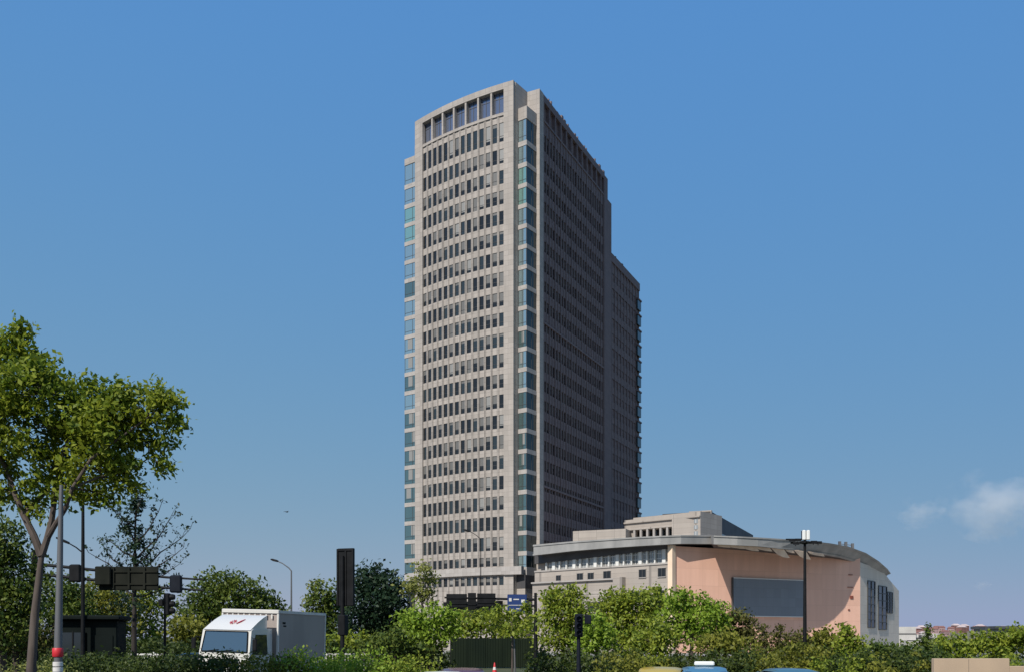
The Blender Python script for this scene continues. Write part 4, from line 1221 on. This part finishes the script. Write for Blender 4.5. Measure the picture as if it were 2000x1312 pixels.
# dark kiosk at the left
p = at_px(182, 34)
t = thing('kiosk', 'dark green roadside kiosk with flat overhanging roof left of the sparse tree', 'kiosk', p, math.radians(10))
b = MB(); b.rbox(-1.0, 1.0, -0.7, 0.7, 0.1, 2.95, 0.04); b.box(-1.05, 1.05, -0.75, 0.75, 0, 0.1); b.build('body', [M['kiosk']], t)
b = MB(); b.rbox(-1.15, 1.15, -0.95, 0.85, 2.95, 3.12, 0.04); b.build('roof', [M['kiosk']], t)
b = MB(); b.box(-0.9, -0.1, -0.74, -0.703, 1.3, 2.5, 0)
for x in (-0.92, -0.52, -0.12): b.box(x, x + 0.04, -0.77, -0.742, 1.25, 2.55, 1)
b.build('window', [M['car_glass'], M['black_metal']], t)
b = MB(); b.box(0.2, 0.85, -0.73, -0.703, 0.15, 2.4); dr = b.build('door', [M['kiosk']], t)
b = MB(); b.box(0.27, 0.31, -0.79, -0.732, 1.1, 1.3); b.build('handle', [M['galv']], dr)

# dark green hoarding, posts, cone, thin pole
p = at_px(965, 70)
t = thing('site_hoarding', 'dark green sheet metal hoarding standing across the roadside', 'hoarding', p)
wid = 170 / F * 70
for k in range(5):
    b = MB(); x0 = -wid / 2 + wid * k / 5
    b.box(x0 + 0.015, x0 + wid / 5 - 0.015, 0, 0.05, 0.06, 2.28)
    for j in range(6): 
        xx = x0 + 0.1 + j * (wid / 5 - 0.2) / 5.5; b.box(xx, xx + 0.06, -0.03, -0.002, 0.1, 2.24)
    b.build('panel', [M['hoarding']], t)
b = MB()
for k in range(6): b.box(-wid / 2 + wid * k / 5 - 0.04, -wid / 2 + wid * k / 5 + 0.04, 0.055, 0.14, 0, 2.34)
b.box(-wid / 2, wid / 2, 0.145, 0.2, 2.0, 2.08); b.build('frame', [M['black_metal']], t)
for i, px in enumerate((848, 862)):
    t = thing('marker_post', 'lime green square post ' + ('standing clear left of the hoarding' if i == 0 else 'nearest the hoarding edge'), 'post', at_px(px, 67), 0, 'lime posts beside the hoarding')
    b = MB(); b.rbox(-0.1, 0.1, -0.1, 0.1, 0, 1.6, 0.03); b.build('shaft', [M['post_green']], t)
    b = MB(); b.rbox(-0.13, 0.13, -0.13, 0.13, 1.6, 1.68, 0.02); b.build('cap', [M['post_green']], t)
t = thing('traffic_cone', 'red and white traffic cone in front of the hoarding', 'traffic cone', at_px(966, 58))
b = MB(); b.lathe([(0.17, 0.05), (0.115, 0.3)], 16, 0); b.lathe([(0.113, 0.302), (0.08, 0.48)], 16, 1); b.lathe([(0.078, 0.482), (0.035, 0.74), (0.02, 0.76)], 16, 0); b.build('cone', [M['red'], M['white_paint']], t, smooth=True)
b = MB(); b.rbox(-0.22, 0.22, -0.22, 0.22, 0, 0.05, 0.015); b.build('base', [M['red']], t)
t = thing('marker_pole', 'thin pale grey pole in front of the hoarding', 'pole', at_px(1006, 52))
b = MB(); b.tube([(0, 0, 0), (-0.02, 0, 1.2), (-0.06, 0, 2.45)], [0.07, 0.05, 0.03], 8); b.build('shaft', [M['galv']], t, smooth=True)
b = MB(); b.lathe([(0.12, 0), (0.13, 0.02), (0.13, 0.1), (0.08, 0.16)], 10); b.build('base', [M['black_metal']], t)

# white road railings
def railing(x0, x1, d, label, h=1.25):
    a, b_ = at_px(x0, d), at_px(x1, d)
    t = thing('guard_railing', label, 'railing', a)
    ln = (b_ - a).length
    m = MB(); m.box(0, ln, -0.03, 0.03, h - 0.08, h); m.box(0, ln, -0.025, 0.025, 0.2, 0.27)
    m.build('rail', [M['white_paint']], t)
    m = MB(); n_ = int(ln / 0.16)
    for k in range(n_): m.box(k * 0.16 + 0.06, k * 0.16 + 0.085, -0.012, 0.012, 0.27, h - 0.08)
    m.build('balusters', [M['white_paint']], t)
    for k in range(int(ln / 2.0) + 1):
        m = MB(); m.rbox(k * 2.0 - 0.04, k * 2.0 + 0.04, -0.045, 0.045, 0, h + 0.08, 0.012); m.build('post', [M['white_paint']], t)
railing(225, 330, 47.5, 'white road railing behind the signal post', 1.5)
railing(635, 745, 47.5, 'white road railing behind the bright green hedge', 1.5)
railing(-30, 85, 24.5, 'white low railing at the bottom left corner', 1.1)

# cream wall at the lower right
p = at_px(1825, 37)
t = thing('boundary_wall', 'cream rendered wall with a lower step at the lower right', 'wall', p, math.radians(2))
mp = 37 / F
b = MB(); b.rbox(0, 150 * mp, 0, 0.25, 0, EYE - (1285 - HY) * mp, 0.015); b.rbox(150 * mp + 0.004, 230 * mp, 0.02, 0.25, 0, EYE - (1300 - HY) * mp, 0.015); b.build('wall_panel', [M['cream_wall']], t)
b = MB(); b.box(68 * mp, 68 * mp + 0.012, -0.004, 0.0, 0, EYE - (1286 - HY) * mp); b.build('expansion_joint', [M['frame']], t)


# ------------------------------------------------------------------ vehicles
def car(label, px, d, rot, paint, h=1.5, taxi=False):
    t = thing('parked_car' if False else 'car', label, 'car', at_px(px, d), rot, 'cars on the road')
    w = 0.88
    # lower body: stations along the length (y forward)
    st = [(-2.2, 0.45, 0.62, 0.78), (-2.12, 0.28, 0.86, 0.83), (-1.3, 0.22, 0.92, w), (0, 0.2, 0.92, w), (1.0, 0.22, 0.90, w), (1.7, 0.26, 0.80, 0.85), (2.12, 0.3, 0.68, 0.80), (2.22, 0.42, 0.58, 0.70)]
    b = MB(); rings = []
    for y, z0, z1, hw in st:
        rings.append([(-hw * 0.92, y, z0), (hw * 0.92, y, z0), (hw, y, z0 + 0.14), (hw, y, z1 - 0.12), (hw * 0.93, y, z1), (-hw * 0.93, y, z1), (-hw, y, z1 - 0.12), (-hw, y, z0 + 0.14)])
    b.loft(rings)
    # roof shell
    rr = [(-1.25, h - 0.16, 0.56), (-1.05, h - 0.05, 0.60), (-0.5, h, 0.62), (0.1, h, 0.61), (0.45, h - 0.07, 0.58), (0.6, h - 0.14, 0.56)]
    rings = [[(-hw, y, z - 0.06), (hw, y, z - 0.06), (hw * 0.94, y, z - 0.015), (hw * 0.7, y, z + 0.015), (0, y, z + 0.03), (-hw * 0.7, y, z + 0.015), (-hw * 0.94, y, z - 0.015)] for y, z, hw in rr]
    b.loft(rings)
    # pillars
    for s in (-1, 1):
        for (ya, yb) in ((1.32, 0.58), (0.02, -0.02), (-1.75, -1.2)):
            b.tube([(s * 0.80, ya, 0.88), (s * 0.575, yb, h - 0.12)], 0.035, 6)
    b.build('body', [paint], t, smooth=True)
    gl = MB()
    gl.loft([[(-0.78, -1.72, 0.89), (0.78, -1.72, 0.89), (0.78, 1.28, 0.88), (-0.78, 1.28, 0.88)], [(-0.555, -1.17, h - 0.1), (0.555, -1.17, h - 0.1), (0.555, 0.55, h - 0.1), (-0.555, 0.55, h - 0.1)]])
    gl.build('window', [M['car_glass']], t)
    for sx in (-1, 1):
        for sy in (-1.35, 1.35):
            b = MB(); b.lathe([(0.27, -0.11), (0.32, -0.09), (0.32, 0.09), (0.27, 0.11)], 18, 0, (sx * 0.80, sy, 0.32), 'x'); wh = b.build('wheel', [M['tyre']], t, smooth=True)
            b = MB(); b.lathe([(0.2, -0.02), (0.2, 0.02), (0.05, 0.035)], 12, 0, (sx * 0.91, sy, 0.32), 'x'); b.build('rim', [M['rim']], wh)
        b = MB(); b.rbox(sx * 0.55 - 0.16, sx * 0.55 + 0.16, 2.1, 2.235, 0.5, 0.64, 0.03); b.build('headlight', [M['lamp_glass']], t)
        b = MB(); b.rbox(sx * 0.6 - 0.14, sx * 0.6 + 0.14, -2.235, -2.1, 0.62, 0.76, 0.03); b.build('tail_light', [M['red']], t)
        b = MB(); b.rbox(sx * 0.95 - 0.09, sx * 0.95 + 0.09, 0.95, 1.05, 0.92, 1.05, 0.02); b.build('wing_mirror', [paint], t)
    if taxi:
        b = MB(); b.rbox(-0.28, 0.28, -0.2, 0.0, h + 0.045, h + 0.17, 0.03); b.build('roof_sign', [M['lamp_glass']], t)
    return t


car('yellow car with rounded roof in front of the wide green tree', 1290, 26.5, math.radians(168), M['yellow_car'], 1.44)
car('blue taxi with a white roof sign left of the floodlight mast', 1376, 26, math.radians(172), M['blue_car'], 1.47, True)
car('teal blue car with plain roof beneath the floodlight mast', 1533, 27, math.radians(8), M['teal_car'], 1.40)
car('maroon car at the bottom edge left of the hoarding', 905, 27.5, math.radians(190), M['maroon_car'], 1.38)
car('white car at the bottom edge beside the hedge end', 864, 25, math.radians(185), M['white_car'], 1.36)
car('dark car with reflecting windows behind the truck cab', 372, 41.5, math.radians(100), M['dark_car'], 1.62)

# white box truck
TR = math.radians(-13)
base = at_px(540, 36)
tk = thing('box_truck', 'white box truck with wind deflector and shaded grey side facing left', 'truck', base, TR)
tk.rotation_euler = (0, math.radians(1.6), TR)
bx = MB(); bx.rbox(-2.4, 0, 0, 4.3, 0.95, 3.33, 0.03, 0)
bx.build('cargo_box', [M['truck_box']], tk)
bx = MB()
bx.rbox(-2.43, 0.03, -0.06, 0.06, 3.24, 3.4, 0.02); bx.box(-0.03, 0.035, 0.06, 4.33, 3.27, 3.38); bx.box(-0.04, 0.03, -0.05, 0.04, 0.95, 3.24); bx.box(-2.43, -2.36, -0.05, 0.04, 0.95, 3.24); bx.box(-0.02, 0.03, 4.24, 4.34, 0.95, 3.27); bx.box(-0.02, 0.03, 0.05, 4.24, 0.93, 1.05)
for k in range(9): bx.box(-2.2 + k * 0.24, -2.14 + k * 0.24, -0.075, -0.06, 3.05, 3.22)
bx.build('edge_trim', [M['white_paint']], tk)
mk = MB(); mk.box(0.002, 0.008, 0.35, 0.6, 2.85, 2.93); mk.box(0.002, 0.008, 0.42, 0.66, 2.74, 2.80)
mk.build('side_marking', [M['black_metal']], tk)
cb = MB()
def cring(y, z, x0, x1, dz): return None
cx0, cx1 = -2.22, -0.14
# cab shell as a side profile (y, z) swept across the width, front slanted
prof = [(-1.95, 0.45), (-1.98, 1.0), (-1.93, 1.72), (-1.76, 2.56), (-1.62, 2.62), (-0.15, 2.66), (-0.12, 0.45)]
def sweep(mb, prof, xa, xb, mi=0, tap=0.0):
    n_ = len(prof)
    mb.loft([[(xa + tap * max(0, z - 1.7), y, z) for y, z in prof], [(xa + 0.05, y, z) for y, z in prof] if False else [(xb - tap * max(0, z - 1.7), y, z) for y, z in prof]], mi, True)
sweep(cb, prof, cx0, cx1, 0, 0.04)
cb.rbox(cx0 - 0.02, cx1 + 0.02, -2.08, -1.85, 0.35, 0.75, 0.05)
cb.build('cab', [M['truck_white']], tk)
wd = MB()
def wsp(x, f_, o=0.025): # point on the slanted front
    y = -1.93 + 0.17 * f_; z = 1.72 + 0.84 * f_
    return (x, y - o, z + o * 0.4)
tx = 0.06
wd.hexa([wsp(cx0 + 0.10, 0.04), wsp(cx1 - 0.10, 0.04), wsp(cx1 - 0.10, 0.04, -0.02), wsp(cx0 + 0.10, 0.04, -0.02), wsp(cx0 + 0.17, 0.94), wsp(cx1 - 0.17, 0.94), wsp(cx1 - 0.17, 0.94, -0.02), wsp(cx0 + 0.17, 0.94, -0.02)], 0)
gk = MB()
for a_, b2 in (((cx0 + 0.10, 0.04), (cx1 - 0.10, 0.04)), ((cx1 - 0.10, 0.04), (cx1 - 0.17, 0.94)), ((cx1 - 0.17, 0.94), (cx0 + 0.17, 0.94)), ((cx0 + 0.17, 0.94), (cx0 + 0.10, 0.04))):
    gk.tube([wsp(*a_, 0.028), wsp(*b2, 0.028)], 0.022, 6)
gk.build('windscreen_seal', [M['black_metal']], tk)
wd.build('windscreen', [M['truck_glass']], tk)
wp = MB(); wp.tube([wsp(-1.5, 0.02, 0.05), wsp(-0.8, 0.12, 0.05)], 0.012, 5); wp.tube([wsp(-2.0, 0.02, 0.05), wsp(-1.4, 0.12, 0.05)], 0.012, 5); wp.build('wiper', [M['black_metal']], tk)
for xs, s in ((cx1, 1), (cx0, -1)):
    dw = MB()
    def dq(y, z, o): return (xs - s * 0.04 * max(0, z - 1.7) + s * o, y, z)
    pr = [(-1.72, 1.66), (-1.46, 2.42), (-0.62, 2.42), (-0.55, 1.66)]
    ri, ro = [dq(y, z, -0.01) for y, z in pr], [dq(y, z, 0.012) for y, z in pr]
    dw.loft([ri, ro], 0, True); dr = dw.build('side_window', [M['car_glass']], tk)
    hn = MB(); hn.rbox(xs - 0.02 + s * 0.02, xs + 0.02 + s * 0.02, -0.72, -0.55, 1.42, 1.48, 0.008); hn.build('door_handle', [M['black_metal']], tk)
    mr = MB(); mr.tube([(xs, -1.8, 2.3), (xs + s * 0.22, -1.95, 2.28)], 0.015, 5); mr.tube([(xs, -1.85, 1.75), (xs + s * 0.22, -1.95, 1.85)], 0.015, 5); mr.rbox(xs + s * 0.22 - 0.09, xs + s * 0.22 + 0.09, -2.0, -1.92, 1.82, 2.26, 0.03); mr.build('mirror', [M['black_metal']], tk)
# wind deflector on the cab roof, curving back to the box
fd = MB(); N_ = 8; rings = []
for i in range(N_ + 1):
    f_ = i / N_
    y = -1.79 + 1.32 * f_; z = 2.58 + 0.58 * (0.62 * f_ + 0.38 * math.sin(f_ * math.pi / 2))
    ins = 0.07 + 0.03 * f_
    rings.append([(cx0 + ins, y, 2.58), (cx0 + ins, y, z), (cx1 - ins, y, z), (cx1 - ins, y, 2.58)])
fd.loft(rings, 0, True); df = fd.build('wind_deflector', [M['truck_white']], tk)
em = MB()
def dsurf(x, f_, o=0.02):
    y = -1.79 + 1.32 * f_; z = 2.58 + 0.58 * (0.62 * f_ + 0.38 * math.sin(f_ * math.pi / 2))
    return Vector((x, y - o, z + o))
# red emblem: a small rosette and a slanted stroke
for k in range(10):
    a = 2 * math.pi * k / 10
    x, f_ = -1.22 + 0.13 * math.cos(a), 0.42 + 0.12 * math.sin(a)
    em.tube([dsurf(x, f_), dsurf(-1.22 + 0.05 * math.cos(a), 0.42 + 0.045 * math.sin(a))], 0.014, 5)
em.tube([dsurf(-1.02, 0.32), dsurf(-0.93, 0.45), dsurf(-0.85, 0.6)], [0.014, 0.028, 0.01], 6)
em.build('emblem', [M['red_mark']], df)
# chassis, wheels, lamps
ch = MB(); ch.box(-1.7, -0.7, -1.6, 4.2, 0.55, 0.85); ch.box(-2.3, -0.1, 4.2, 4.3, 0.5, 0.65); ch.build('chassis', [M['black_metal']], tk)
for y in (-1.1, 2.9):
    for x in (-2.05, -0.35):
        b = MB(); b.lathe([(0.36, -0.14), (0.42, -0.11), (0.42, 0.11), (0.36, 0.14)], 20, 0, (x, y, 0.42), 'x'); wh = b.build('wheel', [M['tyre']], tk, smooth=True)
        b = MB(); b.lathe([(0.26, -0.15), (0.26, 0.15)], 14, 0, (x, y, 0.42), 'x'); b.build('rim', [M['rim']], wh)
for x in (-2.0, -0.36):
    b = MB(); b.rbox(x - 0.18, x + 0.18, -2.02, -1.94, 0.85, 1.08, 0.03); b.build('headlight', [M['lamp_glass']], tk)
b = MB()
for z in (1.2, 1.32, 1.44): b.box(-1.75, -0.6, -2.02, -1.965, z, z + 0.06)
b.build('grille', [M['black_metal']], tk)


# ------------------------------------------------------------------ far things
hb = MB()
N_ = 36
cxh, d_h = at_px(1858, 900), 900
ring0 = []
for k in range(14):
    rr_ = 1 - k / 13
    ring0.append([(cxh.x + 75 * rr_ * math.cos(2 * math.pi * j / N_), d_h + 130 * rr_ * math.sin(2 * math.pi * j / N_), -0.5 + 10.0 * (1 - rr_ ** 2)) for j in range(N_)])
hb.loft(ring0, 0, False)
structure(hb.build('hill', [M['hill']]))
def hill_z(x, y):
    r2 = ((x - cxh.x) / 75) ** 2 + ((y - d_h) / 130) ** 2
    return -0.5 + 10.0 * max(0.0, 1 - r2)
# small houses on the hill, each with roof and windows
variants = []
for k, mt in enumerate(('house_pink', 'house_pink', 'house_pale', 'roof_tile')):
    wv = [(3.4, 3.0, 4.2), (2.8, 3.2, 3.4), (3.9, 3.0, 3.6), (3.0, 3.0, 5.0)][k]
    hwx, hwy, hh = wv
    b = MB(); b.box(-hwx, hwx, -hwy, hwy, -4, hh)
    mw = b.mesh('wall', [M[mt]])
    b = MB(); b.loft([[(-hwx - 0.4, -hwy - 0.4, hh), (hwx + 0.4, -hwy - 0.4, hh), (hwx + 0.4, hwy + 0.4, hh), (-hwx - 0.4, hwy + 0.4, hh)], [(-hwx * 0.7, -0.2, hh + 1.7), (hwx * 0.7, -0.2, hh + 1.7), (hwx * 0.7, 0.2, hh + 1.7), (-hwx * 0.7, 0.2, hh + 1.7)]])
    mr = b.mesh('roof', [M['roof_tile'] if k != 3 else M['house_pale']])
    b = MB()
    for x in (-hwx * 0.55, 0, hwx * 0.55):
        for z in (0.9, 2.8):
            if z + 1 < hh: b.box(x - 0.4, x + 0.4, -hwy - 0.06, -hwy - 0.005, z, z + 1.1)
    mwi = b.mesh('window', [M['far_dark']])
    variants.append((mw, mr, mwi))
cnt = 0
for row, yy in enumerate((840, 862, 884, 906)):
    nrow = (7, 8, 7, 4)[row]
    for k in range(nrow):
        x = cxh.x + (-66 + 132 * (k + 0.5 + rng.uniform(-0.2, 0.2)) / nrow) * (1 - 0.12 * row)
        y = yy + rng.uniform(-6, 6)
        mw, mr, mwi = rng.choice(variants)
        h_ = thing('hill_house', 'small pinkish house with tiled roof on the far hill', 'house', (x, y, hill_z(x, y)), rng.uniform(-0.4, 0.4), 'houses crowding the far hill')
        link('wall', mw, h_); link('roof', mr, h_); link('window', mwi, h_)
        cnt += 1

t = thing('storage_shed', 'low white stepped shed beside the hall end wall', 'shed', at_px(1762, 250))
def sx(x): return (x - 1762) / F * 250
def sz(y): return EYE + (HY - y) / F * 250
b = MB(); b.box(sx(1755), sx(1789), 0, 10, 0, sz(1223)); b.box(sx(1789.2), sx(1826), 1, 9, 0, sz(1238)); b.box(sx(1760), sx(1800), -3, -0.01, 0, sz(1249)); b.box(sx(1826.2), sx(1842), 2, 9, 0, sz(1236)); b.build('wall', [M['far_white']], t)
for q_ in ((sx(1755), sx(1789) + 0.1, -0.06, -0.012, sz(1238), sz(1236)), (sx(1790), sx(1825), 0.94, 0.99, sz(1247), sz(1244)), (sx(1797), sx(1803), 0.9, 0.985, sz(1246), sz(1239)), (sx(1762), sx(1800), -3.05, -3.002, sz(1250.5), sz(1249))):
    b = MB(); b.box(*q_); b.build('opening', [M['far_dark']], t)
t = thing('flat_roofed_building', 'long low grey building with dark flat roof at the right edge', 'building', at_px(1945, 260))
def sx(x): return (x - 1945) / F * 260
def sz(y): return EYE + (HY - y) / F * 260
b = MB(); b.box(sx(1950), sx(2060), 0, 14, 0, sz(1227)); b.build('wall', [M['podium_stone']], t)
b = MB(); b.box(sx(1947), sx(2062), -1, 15, sz(1227), sz(1221.5)); b.build('roof', [M['slate']], t)
b = MB(); b.box(sx(1938), sx(1948), 4, 7, 0, sz(1223)); b.build('roof_plant', [M['slate']], t)

# bird high over the road
p = P(560, 999, 130)
t = MB()
t.tube([(-0.22, 0, 0), (-0.1, 0, 0.02), (0.1, 0, 0.02), (0.26, 0, 0)], [0.02, 0.07, 0.07, 0.02], 8)
for s in (-1, 1):
    t.loft([[(-0.06, 0, 0.03), (0.10, 0, 0.03), (0.10, 0, 0.05), (-0.06, 0, 0.05)], [(-0.04, s * 0.3, 0.12), (0.12, s * 0.3, 0.12), (0.12, s * 0.3, 0.135), (-0.04, s * 0.3, 0.135)], [(-0.08, s * 0.62, 0.05), (-0.02, s * 0.62, 0.05), (-0.02, s * 0.62, 0.06), (-0.08, s * 0.62, 0.06)]])
b_ = t.build('flying_bird', [M['bird']], None, loc=p, rotz=math.radians(55))
tag(b_, 'small dark bird gliding alone in the open sky', 'bird')


# ------------------------------------------------------------------ clouds: real volumes far beyond the hall
def cloud_mat(name, dens, nscale):
    m = bpy.data.materials.new(name); m.use_nodes = True
    nt = m.node_tree; nt.nodes.clear(); L = nt.links.new
    out = nt.nodes.new('ShaderNodeOutputMaterial')
    vol = nt.nodes.new('ShaderNodeVolumePrincipled')
    vol.inputs['Color'].default_value = (1, 1, 1, 1)
    vol.inputs['Anisotropy'].default_value = 0.1
    tc = nt.nodes.new('ShaderNodeTexCoord')
    ln = nt.nodes.new('ShaderNodeVectorMath'); ln.operation = 'LENGTH'
    L(tc.outputs['Object'], ln.inputs[0])
    nz = nt.nodes.new('ShaderNodeTexNoise'); nz.inputs['Scale'].default_value = nscale; nz.inputs['Detail'].default_value = 6; nz.inputs['Roughness'].default_value = 0.6
    L(tc.outputs['Object'], nz.inputs['Vector'])
    a = nt.nodes.new('ShaderNodeMath'); a.operation = 'MULTIPLY_ADD'; a.inputs[1].default_value = 3.0; a.inputs[2].default_value = -0.75
    L(nz.outputs['Fac'], a.inputs[0])
    s = nt.nodes.new('ShaderNodeMath'); s.operation = 'SUBTRACT'
    L(a.outputs[0], s.inputs[0]); L(ln.outputs['Value'], s.inputs[1])
    mu = nt.nodes.new('ShaderNodeMath'); mu.operation = 'MULTIPLY'; mu.use_clamp = False; mu.inputs[1].default_value = dens
    mx = nt.nodes.new('ShaderNodeMath'); mx.operation = 'MAXIMUM'; mx.inputs[1].default_value = 0
    L(s.outputs[0], mx.inputs[0]); L(mx.outputs[0], mu.inputs[0]); L(mu.outputs[0], vol.inputs['Density'])
    L(vol.outputs[0], out.inputs['Volume'])
    return m


CM = cloud_mat('cloud vapour', 0.009, 1.9)
def cloud(px, py, rx, ry, label):
    d = 3600.0
    c = P(px, py, d)
    b = MB()
    pr = [(max(0.02, math.sin(math.pi * k / 10)), -math.cos(math.pi * k / 10)) for k in range(11)]
    b.lathe(pr, 20)
    o = b.build('cloud', [CM], None, True, loc=c)
    o.scale = (rx / F * d, rx / F * d * 0.6, ry / F * d)
    tag(o, label, 'cloud', 'small clouds in the lower right sky')
cloud(1950, 985, 125, 78, 'largest soft white cloud low in the right sky')
cloud(1795, 1002, 56, 36, 'small round cloud left of the largest one')
cloud(1917, 1142, 22, 12, 'tiny faint cloud wisp just above the far hill')
